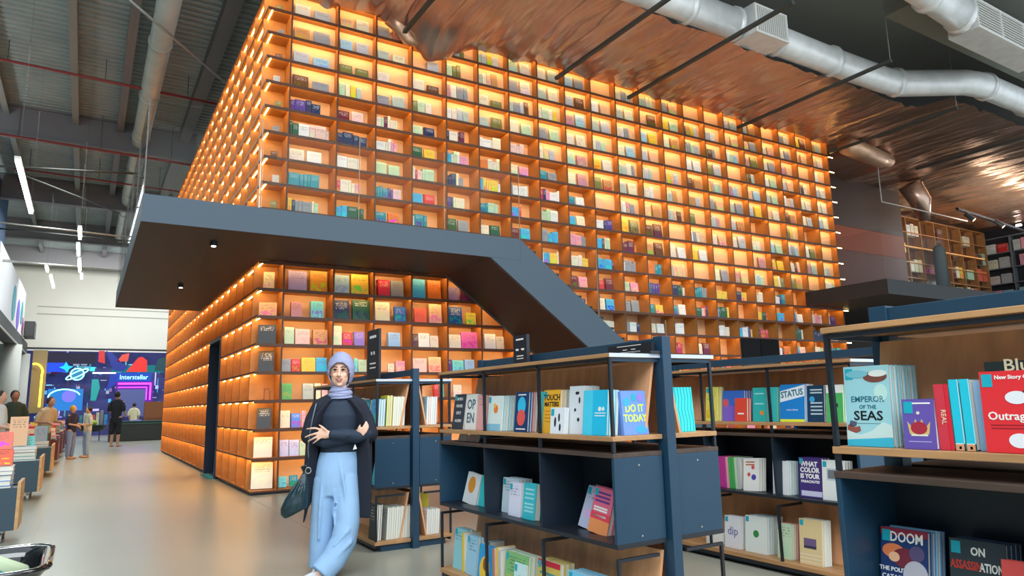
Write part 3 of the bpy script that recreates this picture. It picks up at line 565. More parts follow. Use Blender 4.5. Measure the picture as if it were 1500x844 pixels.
# ---------------------------------------------------------------- books of the tower
ORD = ['bottom', 'second', 'third', 'fourth', 'fifth', 'sixth', 'seventh', 'eighth', 'ninth', 'tenth', 'eleventh', 'twelfth', 'thirteenth', 'fourteenth', 'fifteenth', 'sixteenth', 'seventeenth', 'eighteenth', 'nineteenth', 'twentieth', 'twenty-first', 'twenty-second']
ORDC = ['corner'] + ['first'] + ORD[1:]
POS = ['first', 'second', 'third', 'fourth', 'fifth', 'sixth', 'seventh', 'eighth', 'ninth', 'tenth', 'eleventh', 'twelfth']
TOWERBOOKS = [(7, 0.48, 0.285, 0.326, 'lilac'), (7, 0.819, 0.273, 0.353, 'ochre and blue'), (7, 1.204, 0.248, 0.317, 'pale blue'), (7, 1.487, 0.29, 0.351, 'yellow'), (7, 1.944, 0.205, 0.294, 'crimson'), (7, 2.173, 0.222, 0.287, 'grey'), (7, 2.558, 0.242, 0.351, 'sky blue'), (7, 2.852, 0.248, 0.349, 'orange'), (7, 3.246, 0.202, 0.256, 'lilac'), (7, 3.489, 0.248, 0.285, 'plum'), (6, 0.536, 0.168, 0.252, 'dusty pink'), (6, 0.842, 0.195, 0.28, 'aqua'), (6, 1.201, 0.258, 0.323, 'navy'), (6, 1.516, 0.301, 0.341, 'dark green'), (6, 1.9, 0.252, 0.329, 'cream'), (6, 2.237, 0.209, 0.267, 'blue'), (6, 2.596, 0.229, 0.263, 'coral'), (6, 2.876, 0.235, 0.349, 'peach'), (6, 3.243, 0.269, 0.321, 'deep blue'), (6, 3.593, 0.193, 0.229, 'lemon yellow'), (5, 0.445, 0.145, 0.272, 'pale green'), (5, 0.611, 0.221, 0.247, 'blush pink'), (5, 0.886, 0.226, 0.246, 'tan'), (5, 1.199, 0.144, 0.322, 'cream'), (5, 1.356, 0.158, 0.218, 'red'), (5, 1.547, 0.172, 0.236, 'violet'), (5, 2.131, 0.206, 0.244, 'light blue'), (5, 2.571, 0.101, 0.236, 'brown'), (5, 2.672, 0.203, 0.251, 'white'), (5, 2.887, 0.155, 0.211, 'ivory'), (5, 3.252, 0.227, 0.246, 'ivory'), (5, 3.493, 0.329, 0.302, 'magenta pink'), (5, 3.961, 0.227, 0.281, 'white'), (5, 4.201, 0.159, 0.239, 'ivory'), (4, 0.42, 0.132, 0.198, 'grey'), (4, 0.563, 0.134, 0.2, 'red'), (4, 0.718, 0.211, 0.223, 'yellow'), (4, 0.939, 0.172, 0.226, 'sky blue'), (4, 1.554, 0.057, 0.224, 'aqua'), (4, 1.623, 0.137, 0.203, 'pale green'), (4, 2.123, 0.108, 0.143, 'cream'), (4, 2.267, 0.157, 0.189, 'pink'), (4, 2.572, 0.251, 0.239, 'blush pink'), (4, 2.861, 0.231, 0.266, 'peach'), (4, 3.235, 0.066, 0.225, 'purple'), (4, 3.314, 0.214, 0.214, 'aqua'), (4, 3.555, 0.19, 0.229, 'light blue'), (3, 0.432, 0.152, 0.245, 'leaf green'), (3, 0.749, 0.158, 0.244, 'pale grey green'), (3, 0.928, 0.095, 0.243, 'cream'), (3, 1.045, 0.129, 0.232, 'pale pink'), (3, 2.961, 0.09, 0.245, 'red'), (3, 3.076, 0.13, 0.244, 'aqua'), (3, 3.323, 0.159, 0.208, 'ivory'), (2, 0.424, 0.142, 0.256, 'cream'), (2, 0.587, 0.133, 0.211, 'cornflower blue'), (2, 0.74, 0.062, 0.248, 'pink'), (1, 0.428, 0.13, 0.241, 'lavender'), (1, 0.569, 0.142, 0.235, 'lavender'), (1, 0.722, 0.082, 0.208, 'pale green'), (0, 0.426, 0.119, 0.155, 'aqua'), (0, 0.584, 0.121, 0.163, 'teal')]
def colof(x):
    j = 0
    while j < 22 and x >= Xc(j + 1) - .001: j += 1
    return j
cnt = {}; used_cells = set(); NB = 0
for r, x, w_, h_, c in sorted(TOWERBOOKS):
    c = {'ochre and blue': 'ochre'}.get(c, c); j = colof(x + .03); used_cells.add((j, r)); cnt[(j, r)] = cnt.get((j, r), 0) + 1
    x0 = max(x, Xc(j) + .02); x1 = min(x + w_, Xc(j + 1) - .02)
    small_book((x0 + x1) / 2, .13, Zl(r) + .0135, max(.05, x1 - x0), .03 + random.random() * .05, min(h_, .375), c, '-y', .10,
               label='%s book facing out, %s in the %s column, %s shelf of the tower' % (c, POS[cnt[(j, r)] - 1], ORDC[j], ORD[r]), group='face-out books low in the tower'); NB += 1
# display pieces in the open corner cells
for r, c, hh, ww, lean in ((7, 'cream', .33, .16, 1.1), (6, 'peach', .26, .26, .9), (5, 'black', .33, .26, .1), (4, 'black', .36, .22, .2), (2, 'black', .34, .2, .2), (1, 'ivory', .33, .26, .2), (0, 'ivory', .42, .30, .2)):
    small_book(.19, .16, Zl(r) + .0135, ww, .03, hh * .9, c, -.25, lean if lean < .5 else .25, label='%s picture book propped on the %s corner shelf of the tower' % (c, ORD[r]), group='books on the tower corner shelves'); NB += 1
for r in range(8, 19):
    small_book(.2 + .02 * (r % 3), .17, Zl(r) + .0135, .10, .05, .15 + .01 * (r % 4), ['brown', 'grey', 'olive', 'silver'][r % 4], -.2, .1, label='small %s ornament book on the %s corner shelf of the tower' % (['brown', 'grey', 'olive', 'silver'][r % 4], ORD[r]), group='small books on the upper corner shelves'); NB += 1
tag(obj('wire_book_stand', MB().box(.17, .18, .12, .13, Zl(3) + .013, Zl(3) + .18).box(.25, .26, .12, .13, Zl(3) + .013, Zl(3) + .15).box(.18, .25, .12, .13, Zl(3) + .17, Zl(3) + .18).box(.17, .18, .13, .22, Zl(3) + .013, Zl(3) + .022), mat('brown_wire', (120, 70, 40), .5)), 'empty brown wire book stand on a tower corner shelf', 'stand')
# left side, lowest shelves by the doorway
for i, (k, r, off, c, w_, h_) in enumerate(((4, 0, .12, 'grey', .2, .34), (3, 0, .1, 'ivory', .12, .36), (2, 0, .35, 'silver', .2, .32), (2, 0, .08, 'lilac', .18, .2), (1, 0, .3, 'cream', .2, .24), (8, 0, .2, 'pale pink', .15, .3), (8, 1, .3, 'ivory', .16, .28), (9, 0, .2, 'olive', .15, .3), (10, 1, .2, 'white', .15, .26), (7, 0, .2, 'silver', .15, .34))):
    small_book(.15, Yc(k) + off + w_ / 2, Zl(r) + .0135, w_, .04, h_, c, '-x', .1, label='%s book facing the aisle, %s bay of the tower side, %s shelf' % (c, ORDC[k], ORD[r]), group='books on the lower shelves of the tower side'); NB += 1
UP = ['ivory', 'silver', 'cream', 'grey', 'tan', 'peach', 'silver', 'pale green', 'olive', 'brown', 'pale grey green', 'white', 'dusty pink', 'pale grey green', 'ivory', 'grey', 'pale blue', 'tan', 'yellow', 'cream', 'peach']
LOW = ['white', 'cream', 'red', 'orange', 'teal', 'sky blue', 'purple', 'pale green', 'yellow', 'navy', 'pink', 'dark green', 'grey', 'ivory', 'blush pink', 'maroon', 'ivory', 'white']
spec = []
for j in range(1, 22):
    for r in range(0, 19):
        if (j, r) in used_cells: continue
        if j in (16, 17) and r in (4, 5): continue
        if r <= 7 and Xc(j) < 4.2 and r >= 0 and (j, r) in ((1, 3),): continue
        if r <= 3 and j < 9: continue                      # hidden behind the racks
        if j <= 6 and r <= 7: continue
        if r == 8 and j <= 4 : pass
        x0, x1 = Xc(j) + .02, Xc(j + 1) - .02; W = x1 - x0; H = .418 - .03; sh = r >= shallow_from(j)
        if sh:
            q = random.random()
            if j >= 8 and q < .10: continue
            if q < .72:
                ws = [(.06, .40), (.50, .86)] if j < 19 else [(.05, .42), (.5, .8)]
                for a, bb in ws:
                    if random.random() < .08: continue
                    h = H * random.uniform(.66, .84) if j > 6 else H * random.uniform(.46, .68)
                    spec.append((j, r, x0 + a * W, (bb - a) * W, .03, h, random.choice(UP), .16, .085))
            else:
                x = x0 + .05 * W
                for k in range(random.randint(3, 5)):
                    w_ = random.uniform(.07, .14); 
                    if x + w_ > x1 - .1: break
                    spec.append((j, r, x, w_, .03, H * random.uniform(.62, .8), random.choice(UP), .12, .085)); x += w_ + .012
        else:
            q = random.random()
            if j > 13 and q < .15: continue
            if q < .35:
                for a, bb in ((.04, .36), (.42, .74)):
                    spec.append((j, r, x0 + a * W, (bb - a) * W, .05, H * random.uniform(.5, .68), random.choice(LOW), .12, .12))
            else:
                x = x0 + .03 * W; c = random.choice(LOW); n = 0; xe = x1 - random.uniform(.08, .2)
                while x < xe and n < 7:
                    w_ = random.choice((.035, .045, .06, .09, .14, .17)) 
                    if x + w_ > xe: break
                    if random.random() < .5: c = random.choice(LOW)
                    spec.append((j, r, x, w_, .12, H * random.uniform(.48, .68), c, .0, .1)); x += w_ + .006; n += 1
def dist(s): return math.hypot(s[2] + 2.1, 10.8) + .45 * s[1] - 2.5 * math.sqrt(s[3])
spec.sort(key=dist)
NI = 110 - NB
cells = {}
for s in spec: cells.setdefault((s[0], s[1]), []).append(s[2])
for s in spec[:NI]:
    j, r, x, w_, t_, h, c, lean, y = s; k = sorted(cells[(j, r)]).index(x)
    small_book(x + w_ / 2, y, Zl(r) + .0135, w_, t_, h, c, '-y', min(lean, .12), label='%s book, %s in the %s column, %s shelf of the tower' % (c, POS[k], ORDC[j], ORD[r]), group='books in the tower front cells')
m = MB()
for s in spec[NI:]:
    j, r, x, w_, t_, h, c, lean, y = s
    loc = MB(); book_mesh(w_, t_, h, mb=loc, bt=.12, pages=True)
    n0 = len(m.v); f0 = len(m.f); sl = math.sin(-lean * .8); cl = math.cos(lean * .8)
    m.v += [(a + x + w_ / 2, y + b_ * cl - cz * sl, Zl(r) + .0135 + cz * cl + b_ * sl * 0) for a, b_, cz in loc.v]
    for i, f in enumerate(loc.f):
        m.f.append(tuple(q + n0 for q in f)); m.m.append(0)
        cc = lin(PAL[c]) if loc.m[i] == 0 else lin((232, 228, 214)); m.c.append((*cc, random.random() if i == 0 else (m.c[-1][3] if m.c else .5)))
        if i in loc.uv: m.uv[f0 + i] = loc.uv[i]
o = obj('distant_books', m, COVERA); tag(o, 'mass of small books filling the far and upper cells of the tower', 'book', kind='stuff')
# picture film on top right cells is plain; nothing else
# ================================================================ THE FREESTANDING RACKS
ZT, ZTB, ZU, ZCT, ZCB, ZL = 1.455, 1.435, 1.045, .962, .51, .085
def make_rack(x0, y0, y1, label, w=.73, bays=None, tag_white_end=False):
    """x0: aisle side facing the entrance; y0: end nearest the camera"""
    x1 = x0 + w; xc = (x0 + x1) / 2
    t = thing('book_rack', label, 'shelf', (xc, (y0 + y1) / 2, 0))
    n = bays or max(1, round((y1 - y0) / .66)); ys = [y0 + .012 + (y1 - y0 - .024) * i / n for i in range(n + 1)]
    def P(nm, mb, m, bev=.002, **k): return obj(nm, mb, m, t, bevel=bev, **k)
    P('top_board', MB().box(x0 - .005, x1 + .005, y0 - .005, y1, ZTB + .003, ZT + .003), [OAK])
    P('end_edge_strip', MB().box(x0 - .005, x1 + .005, y0 - .009, y0 - .0055, ZTB + .003, ZT + .003), mat('pale_edge_strip', (196, 204, 216), .5), 0)
    P('ridge_beam', MB().box(xc - .018, xc + .018, y0 + .05, y1 - .05, 1.488, 1.545), NAVY)
    for y in (y0 - .03, y1 - .05):
        P('post', MB().box(xc - .03, xc + .03, y, y + .07, .0, 1.552), NAVY)
    P('plinth', MB().box(x0 + .06, x1 - .06, y0 + .02, y1 - .02, .0, .05), NAVY)
    P('lower_shelf', MB().box(x0, xc - .035, y0, y1, ZL - .03, ZL), OAK); P('lower_shelf', MB().box(xc + .035, x1, y0, y1, ZL - .03, ZL), OAK)
    P('upper_shelf', MB().box(x0, xc - .035, y0, y1, ZU - .024, ZU), OAK); P('upper_shelf', MB().box(xc + .035, x1, y0, y1, ZU - .024, ZU), OAK)
    # steel frames: legs at every bay line on both long sides
    s_ = .008
    for xx, sg in ((x0 + .012, 1), (x1 - .012, -1)):
        for y in ys:
            P('frame_leg', MB().box(xx - s_, xx + s_, y - s_, y + s_, ZCT + .002, ZTB), BLACK, 0)
            xi = xx + sg * .26
            b = MB().box(xx - s_, xx + s_, y - s_, y + s_, ZL, .465).box(min(xx + sg * s_, xi), max(xx + sg * s_, xi), y - s_, y + s_, .449, .465)
            P('lower_frame', b, BLACK, 0)
        P('top_rail', MB().box(xx - s_, xx + s_, y0 + .022, y1 - .022, ZTB - .016, ZTB), BLACK, 0)
        P('base_rail', MB().box(xx - s_, xx + s_, y0 + .02, y1 - .02, .03, .052), BLACK, 0)
    for y in (ys[0], ys[-1]): P('end_rail', MB().box(x0 + .02, x1 - .02, y - s_, y + s_, ZTB - .018, ZTB - .001), NAVY, 0)
    # leaning back boards, an A in section
    for sg in (-1, 1):
        xt, xb = xc + sg * .040, xc + sg * .115
        for (za, zb, k) in ((ZU + .001, ZTB - .02, 0), (ZL + .001, ZCB - .04, 1)):
            poly = [(xb, za), (xb + sg * .016, za), (xt + sg * .016, zb), (xt, zb)]
            P('back_board', MB().prism(poly, y0 + .03, y1 - .03, 'y'), OAKB, 0, fixn=True)
    # the closed black boxes on both sides
    for a, b_, op in ((x0, xc - .045, x0), (xc + .045, x1, x1)):
        P('cabinet_top', MB().box(a - (.003 if op == x0 else 0), b_ + (.003 if op == x1 else 0), y0, y1, ZCT - .022, ZCT), DWOOD)
        P('cabinet_bottom', MB().box(a, b_, y0, y1, ZCB, ZCB + .022), BLACK)
        for y in (y0, y1 - .02):
            ce = P('cabinet_end', MB().box(a, b_, y, y + .02, ZCB + .022, ZCT - .022), NAVY)
            if y == y0:
                for zz in (.90, .56): obj('screw', MB().cyl(((a + b_) / 2, y0 - .002, zz), ((a + b_) / 2, y0 + .0, zz), .005, 8), steel, ce)
        bx = b_ - .012 if op == x0 else a
        P('cabinet_back', MB().box(bx, bx + .012, y0 + .02, y1 - .02, ZCB + .022, ZCT - .022), DARKB, 0)
        for y in ys[1:-1]: P('cabinet_divider', MB().box(a + .004 if op == x0 else a + .014, b_ - .014 if op == x0 else b_ - .004, y - .008, y + .008, ZCB + .022, ZCT - .022), DARKB, 0)
    for k, z in ((1, .92), (1, .53)):
        pass
    return t
make_rack(.13, -8.0, -6.02, 'navy and oak book rack in the centre foreground, nearest the white topped end')
make_rack(.07, -4.87, -2.9, 'small looking rack right behind the standing woman')
make_rack(.13, -11.3, -9.19, 'largest rack at the right edge, with the sea cover and red books')
make_rack(2.135, -8.0, -6.02, 'rack in the second row, behind the centre rack, with the blue slanted cover')
make_rack(2.135, -4.87, -2.9, 'far rack of the second row, mostly hidden by the centre rack')
make_rack(4.14, -8.0, -6.02, 'rack of the third row, hidden behind the right hand racks')
# ---------------------------------------------------------------- books on them
TEAL = mat('teal_price_sticker', (30, 170, 190), .4); INKW = mat('white_print', (240, 240, 236), .5); INKD = mat('dark_print', (34, 38, 52), .5)
INK = {'white': INKW, 'dark': INKD}
def ink(name, col): return INK.setdefault(name, mat(name + '_print', col, .5))
def big_book(x, y, z, w_, t_, h, col, face=-PI / 2, lean=0, side=0, label='', group=None, plain=True, sticker=None, deco=None):
    """hard-modelled book: cover boards and spine, pages child, printed pieces as children; origin bottom centre of its front"""
    mb = MB(); bt = min(.003, t_ * .2)
    mb.box(-w_ / 2, w_ / 2, 0, bt, 0, h); mb.uv[2] = [(0, 0), (1, 0), (1, 1), (0, 1)]
    mb.box(-w_ / 2, w_ / 2, t_ - bt, t_, 0, h); mb.box(-w_ / 2, -w_ / 2 + bt, bt, t_ - bt, 0, h); mb.uv[6 * 2 + 5] = [(.9, .1), (.1, .1), (.1, .9), (.9, .9)]
    o = obj('book', mb, COVERP if plain else COVER, local=True); o.location = (x, y, z); o.rotation_euler = (-lean, side, face); o.color = (*lin(PAL[col] if isinstance(col, str) else col), 1)
    obj('pages', MB().box(-w_ / 2 + bt, w_ / 2 - .003, bt, t_ - bt, .003, h - .003), PAPER, o, local=True)
    if sticker: obj('price_sticker', MB().box(-w_ / 2 + .006, -w_ / 2 + .034, -.0012, 0, h - .045, h - .008) if sticker == 1 else MB().box(-.014, .014, -.0012, 0, h - .05, h - .015), TEAL, o, local=True)
    if deco: deco(o, w_, h)
    tag(o, label, 'book', group); return o
def T(s, size, ik, x=0, z=.5, sx=1, bold=.0, nm='title', rot=0):
    def f(o, w_, h): text_mesh(nm, s, size, INK[ik] if isinstance(ik, str) else ik, o, (x * w_, -.0006, z * h), (PI / 2, rot, 0), sx=sx, bold=bold)
    return f
def BX(x0, x1, z0, z1, m, nm='printed_band'):
    def f(o, w_, h): obj(nm, MB().box((x0 - .5) * w_, (x1 - .5) * w_, -.0008, 0, z0 * h, z1 * h), m, o, local=True)
    return f
def DISC(x, z, r, m, nm='printed_emblem', ry=None, n=20, k=1):
    def f(o, w_, h): 
        b = MB(); b.loft([((x * w_, -.0003 * k - .0008, z * h), (r * w_, 0, 0), (0, 0, (ry or r) * w_)), ((x * w_, 0, z * h), (r * w_, 0, 0), (0, 0, (ry or r) * w_))], n); obj(nm, b, m, o, local=True)
    return f
def PG(poly, m, nm='printed_shape'):
    def f(o, w_, h): obj(nm, MB().prism([((a - .5) * w_, b * h) for a, b in poly], -.0009, 0, 'y'), m, o, local=True, fixn=True)
    return f
def multi(*fs):
    def f(o, w_, h):
        for g in fs: g(o, w_, h)
    return f
def P_(n, c): return mat('print_' + n, c, .5)
ink('black', (20, 20, 24)); ink('lime', (225, 245, 60)); ink('grey', (90, 110, 125)); ink('redink', (205, 60, 50)); ink('teal_ink', (40, 110, 130)); ink('cream', (235, 225, 190))
def stack(x, ya, yb, z, h, t_, n, col, label, side_col=None, lean=.10, deco=None, sticker=1, plain=True, side=0, dy=-.004, copies='copies'):
    """front book between ya and yb with n-1 copies behind it (larger x)"""
    w_ = abs(ya - yb); y = (ya + yb) / 2; n = min(n, 7 if n in (7, 9) and t_ > .015 else 4)
    big_book(x, y, z, w_, t_, h, col, lean=lean, side=side, label=label, deco=deco, sticker=sticker, plain=plain)
    for i in range(1, n):
        c = side_col[i % len(side_col)] if side_col else col
        big_book(x + i * (t_ + .0015), y + dy * i, z, w_, t_, h - .002 * (i % 2), c, lean=lean, side=side, label='%s from the front among the %s' % (POS[i], copies.replace('copy', 'copies')), group=copies, plain=True)
R0 = .165
# ---- centre rack, upper shelf (aisle side)
z = ZU + .0015
stack(.19, -6.10, -6.27, z, .25, .018, 3, (60, 66, 76), 'black book with white scribbled lettering at the far end of the centre rack', lean=.14, deco=multi(*[T(s_, .03, 'white', 0, k, 1.1) for s_, k in (('BURN', .82), ('NEVER', .62), ('SPLIT', .42), ('AGAIN', .2))]), copies='grey books beside the four letter cover')
stack(.19, -6.30, -6.46, z, .245, .014, 2, 'white', 'white book with four big dark letters in two lines', deco=multi(T('OP', .095, 'grey', 0, .58, .95, .002), T('EN', .095, 'grey', 0, .2, .95, .002)), copies='white books with four big letters', sticker=None)
stack(.19, -6.475, -6.56, z, .235, .014, 4, (235, 170, 165), 'pink paperback standing right of the white four letter cover', copies='pink paperbacks by the four letter cover', sticker=None, plain=False)
stack(.17, -6.66, -6.83, z, .225, .016, 9, (225, 238, 235), 'white book with an orange fruit on its cover', deco=multi(DISC(.1, .62, .16, P_('orange_fruit', (240, 130, 50))), DISC(.02, .72, .09, P_('fruit_leaf', (250, 190, 70)), k=2), BX(0, 1, 0, .2, P_('ice_blue_band', (140, 200, 225)))), copies='ice blue copies behind the fruit cover', side_col=[(215, 235, 235), (150, 215, 230)])
stack(.17, -7.0, -7.15, z, .24, .014, 5, (30, 62, 110), 'navy book with a sky blue disc over a coral disc', deco=multi(DISC(0, .66, .3, P_('sky_disc', (50, 190, 230)), ry=.36), DISC(0, .36, .3, P_('coral_disc', (230, 90, 80)), k=2, ry=.33), BX(.15, .85, .06, .09, INKW), BX(.2, .8, .92, .95, INKW)), side_col=[(60, 160, 210), (40, 120, 190), (225, 110, 90), (220, 230, 240)], copies='blue and coral edged copies beside the navy disc book', sticker=None)
stack(.17, -7.27, -7.31, z, .238, .014, 3, (70, 195, 200), 'narrow teal copy tucked left of the yellow lettered cover', copies='teal copies left of the yellow cover', sticker=None)
stack(.17, -7.315, -7.48, z, .245, .02, 5, (240, 180, 50), 'yellow orange book with two lines of black capitals', deco=multi(T('TOUCH', .048, 'black', 0, .76, .95, .001), T('MATTERS', .036, 'black', 0, .62, .95, .001), *[BX(.12, .88, q, q + .02, P_('amber_line', (215, 130, 30))) for q in (.5, .42, .34, .26)]), side_col=[(190, 200, 190), (225, 215, 190)], copies='pale copies behind the yellow cover')
stack(.145, -7.43, -7.565, z, .145, .012, 2, (228, 234, 240), 'small white book with dark leaf marks in front of a taller one', deco=multi(DISC(-.15, .45, .07, INKD, ry=.2), DISC(.12, .62, .06, INKD, ry=.17, k=2), DISC(.2, .25, .06, INKD, ry=.15, k=3)), copies='small white leaf mark book behind')
stack(.18, -7.555, -7.70, z, .26, .02, 4, (222, 230, 236), 'tall white book with small dark drawings behind the small one', deco=multi(DISC(0, .85, .12, INKD, ry=.06), DISC(.15, .7, .05, INKD, k=2, ry=.12), DISC(-.1, .5, .06, INKD, k=3), DISC(.12, .3, .07, INKD, k=4)), copies='tall white copies with drawings', sticker=None)
stack(.15, -7.725, -7.925, z, .232, .015, 5, (40, 190, 230), 'bright cyan book with two pale dots and fine lettering', deco=multi(DISC(.2, .58, .06, INKW), DISC(.34, .58, .05, INKW, k=2), BX(.5, .95, .48, .5, INKW), BX(.5, .92, .42, .44, INKW), BX(.02, .4, .0, 1, P_('deeper_cyan', (70, 205, 235)))), side_col=[(120, 220, 240), (200, 235, 240)], copies='cyan copies behind the bright cyan cover', sticker=None)

big_book(.312, -7.972, z, .165, .022, .222, (112, 150, 228), face=0, lean=.08, label='periwinkle book with two lines of lime letters at the rack end', sticker=2, plain=True,
         deco=multi(T('DO IT', .054, 'lime', 0, .52, .85, .0012), T('TODAY', .052, 'lime', 0, .3, .85, .0012), DISC(.2, .12, .22, P_('cyan_swirl', (60, 170, 235)), ry=.12), DISC(-.3, .75, .14, P_('cyan_swirl', (60, 170, 235)), k=2), DISC(.25, .85, .12, P_('violet_swirl', (150, 130, 235)), k=3)))
big_book(.314, -7.945, z, .165, .022, .225, (112, 150, 228), face=0, lean=.08, label='second periwinkle copy directly behind the lime lettered one')
# other side of the centre rack, seen past the end post
big_book(.70, -7.93, z, .145, .02, .24, (60, 225, 225), face=0, lean=.06, label='bright aqua book with wavy lines, right of the end post', deco=multi(*[PG([(q, 0), (q + .03, 0), (q + .07, .25), (q + .0, .5), (q + .07, .75), (q + .03, 1), (q, 1), (q + .04, .75), (q - .03, .5), (q + .04, .25)], P_('teal_wave', (20, 165, 180)), 'printed_wave') for q in (.08, .24, .4, .56, .72, .88)]))
for i in range(4): big_book(.70, -7.895 + .024 * i, z, .145, .02, .24, (60, 225, 225), face=0, lean=.06, label='%s aqua copy behind the wavy aqua book by the end post' % POS[i], group='aqua wavy book copies')
# ---- centre rack, black boxes
z = ZCB + .0235
stack(.24, -6.16, -6.35, z, .21, .016, 2, (226, 232, 232), 'white book with an orange flower, in the far bay of the black box', deco=DISC(-.05, .62, .26, P_('orange_flower', (225, 150, 50)), ry=.3), sticker=None, lean=.22, side=.10, copies='white flower book behind')
stack(.25, -6.37, -6.50, z, .205, .02, 3, (60, 200, 205), 'teal book beside the orange flower book', lean=.2, sticker=None, copies='teal copies beside the flower book')
stack(.24, -6.71, -6.90, z, .215, .022, 4, (205, 225, 235), 'pale blue book with drawings in the middle bay of the black box', plain=False, copies='pale blue copies in the middle bay')
stack(.20, -6.86, -7.0, z, .20, .02, 2, (225, 225, 245), 'pale lilac book leaning in front in the middle bay', plain=False, copies='pale lilac copy in the middle bay')
big_book(.20, -7.09, z, .14, .04, .21, (60, 190, 205), lean=.12, label='teal book with pale lines, nearest in the middle bay', deco=multi(*[BX(.15, .85, q, q + .05, P_('pale_aqua_line', (160, 225, 230))) for q in (.8, .68, .56, .4, .3, .2)]))
stack(.28, -7.48, -7.66, z, .225, .02, 3, (190, 200, 225), 'grey lilac book leaning far back in the near bay', lean=.3, side=.14, plain=False, copies='pastel copies leaning in the near bay', side_col=[(220, 215, 215), (170, 190, 220)])
stack(.24, -7.62, -7.78, z, .235, .03, 2, (226, 110, 140), 'pink book with dark lettering, nearest in the black box', lean=.22, side=.10, deco=multi(BX(0, 1, .0, .3, P_('orange_fade', (240, 150, 90))), BX(0, 1, .3, .45, P_('coral_fade', (232, 70, 90))), *[BX(.1, .85, q, q + .045, P_('deep_violet', (100, 60, 140))) for q in (.86, .77, .68)], *[BX(.1, .8, q, q + .04, INKW) for q in (.54, .48, .36)]), copies='pink copy behind the nearest pink book')
# ---- centre rack, lower shelf
z = ZL + .0015
stack(.20, -6.08, -6.24, z, .27, .014, 6, (150, 215, 225), 'pale blue illustrated book at the far end of the low shelf', plain=False, copies='blue and white copies on the low shelf', side_col=[(215, 232, 235), (90, 190, 215)])
big_book(.19, -6.26, z, .03, .14, .255, 'yellow', face=-PI / 2, label='yellow spined book standing on the low shelf')
stack(.19, -6.29, -6.44, z, .25, .02, 2, (160, 210, 235), 'light blue book right of the yellow spine on the low shelf', plain=False, copies='light blue copy on the low shelf')
for i, c in enumerate(('cream', 'navy', 'white', 'teal')): big_book(.24, -6.47 - .022 * i, z, .02, .12, .22 + .01 * (i % 2), c, label='%s spine in the low shelf group behind the blue illustrated book' % c)
stack(.165, -6.50, -6.70, z, .225, .02, 2, (50, 160, 225), 'blue and yellow illustrated book on the low shelf', lean=.12, deco=multi(DISC(-.05, .35, .32, P_('sun_yellow', (245, 205, 60)), ry=.4), DISC(.0, .5, .16, P_('brown_figure', (150, 80, 30)), k=2, ry=.2), BX(0, 1, 0, .1, INKD)), copies='blue illustrated copy on the low shelf')
for i, c in enumerate(('orange', 'blush pink', 'yellow', 'silver')): big_book(.17, -6.72 - .024 * i, z, .022, .13, .225 + .008 * (i % 3), c, label='%s spine right of the blue and yellow illustrated book' % c)
stack(.17, -6.84, -7.10, z, .235, .02, 4, (130, 190, 120), 'green landscape book on the low shelf', plain=False, copies='green landscape copies on the low shelf', side_col=[(180, 220, 190), (235, 235, 225)])
stack(.155, -6.97, -7.10, z, .19, .016, 1, (205, 235, 235), 'small pale mint book in front of the green landscape book', deco=DISC(0, .5, .25, P_('mint_disc', (120, 200, 200))))
stack(.17, -7.20, -7.42, z, .25, .03, 3, (214, 190, 90), 'mustard book with a red top edge on the low shelf', deco=multi(BX(0, 1, .88, 1, P_('red_band', (200, 40, 60))), *[BX(.1, .9, q, q + .05, P_('teal_line', (70, 150, 160))) for q in (.7, .55, .4)]), copies='mustard copies with red tops')
stack(.17, -7.50, -7.73, z, .24, .03, 3, (120, 205, 240), 'sky blue book nearest on the low shelf', plain=False, copies='sky blue copies on the low shelf')
# ---- small rack behind the woman
z = ZU + .0015
def edge_stack(x, y, z, w_, h, t_, n, col, label, group, cols=None, lean=.05):
    for i in range(n):
        c = cols[i % len(cols)] if cols else col
        big_book(x + i * (t_ + .001), y, z, w_, t_, h - .004 * (i % 2), c, lean=lean, label=label if i == 0 else '%s from the left among the %s' % (POS[min(i, 11)], group), group=group if i else None, plain=False)
edge_stack(.10, -4.75, z, .17, .24, .02, 3, (80, 170, 220), 'blue book at the near end of the rack behind the woman', 'blue copies on the rack behind the woman', [(80, 170, 220), (150, 215, 230)])
edge_stack(.175, -4.75, z, .17, .27, .016, 3, (225, 215, 60), 'yellow and olive book on the rack behind the woman', 'yellow copies on the rack behind the woman', [(225, 215, 60), (190, 190, 60)])
edge_stack(.235, -4.75, z, .17, .26, .018, 6, 'ivory', 'ivory book beside the yellow copies behind the woman', 'ivory copies behind the woman', [(240, 238, 215), (215, 220, 200)])
edge_stack(.56, -4.75, z, .17, .255, .02, 5, 'light blue', 'pale blue book right of the small rack post', 'pale blue copies right of the small rack post', [(170, 215, 235), (235, 170, 170), (235, 238, 235)])
for i in range(8): big_book(.15, -4.55 + i * .18, z, .15, .05, .22 + .02 * (i % 3), ['sky blue', 'teal', 'white', 'cream', 'pale green', 'coral', 'aqua', 'ivory'][i], lean=.1, label='%s book number %s along the rack behind the woman' % (['sky blue', 'teal', 'white', 'cream', 'pale green', 'coral', 'aqua', 'ivory'][i], POS[i]), plain=False)
z = ZL + .0015
edge_stack(.09, -4.74, z, .17, .30, .018, 3, 'black', 'black and white lettered book low on the rack behind the woman', 'black copies low behind the woman', [(30, 36, 44), (225, 225, 225)])
edge_stack(.185, -4.75, z, .17, .27, .02, 11, 'ivory', 'cream book in the low row behind the woman', 'row of cream copies low behind the woman', [(236, 238, 228), (205, 212, 205)])
edge_stack(.56, -4.75, z, .17, .22, .02, 6, 'white', 'white book low right of the small rack post', 'white copies low right of the small rack post', [(232, 234, 232), (205, 210, 215)])
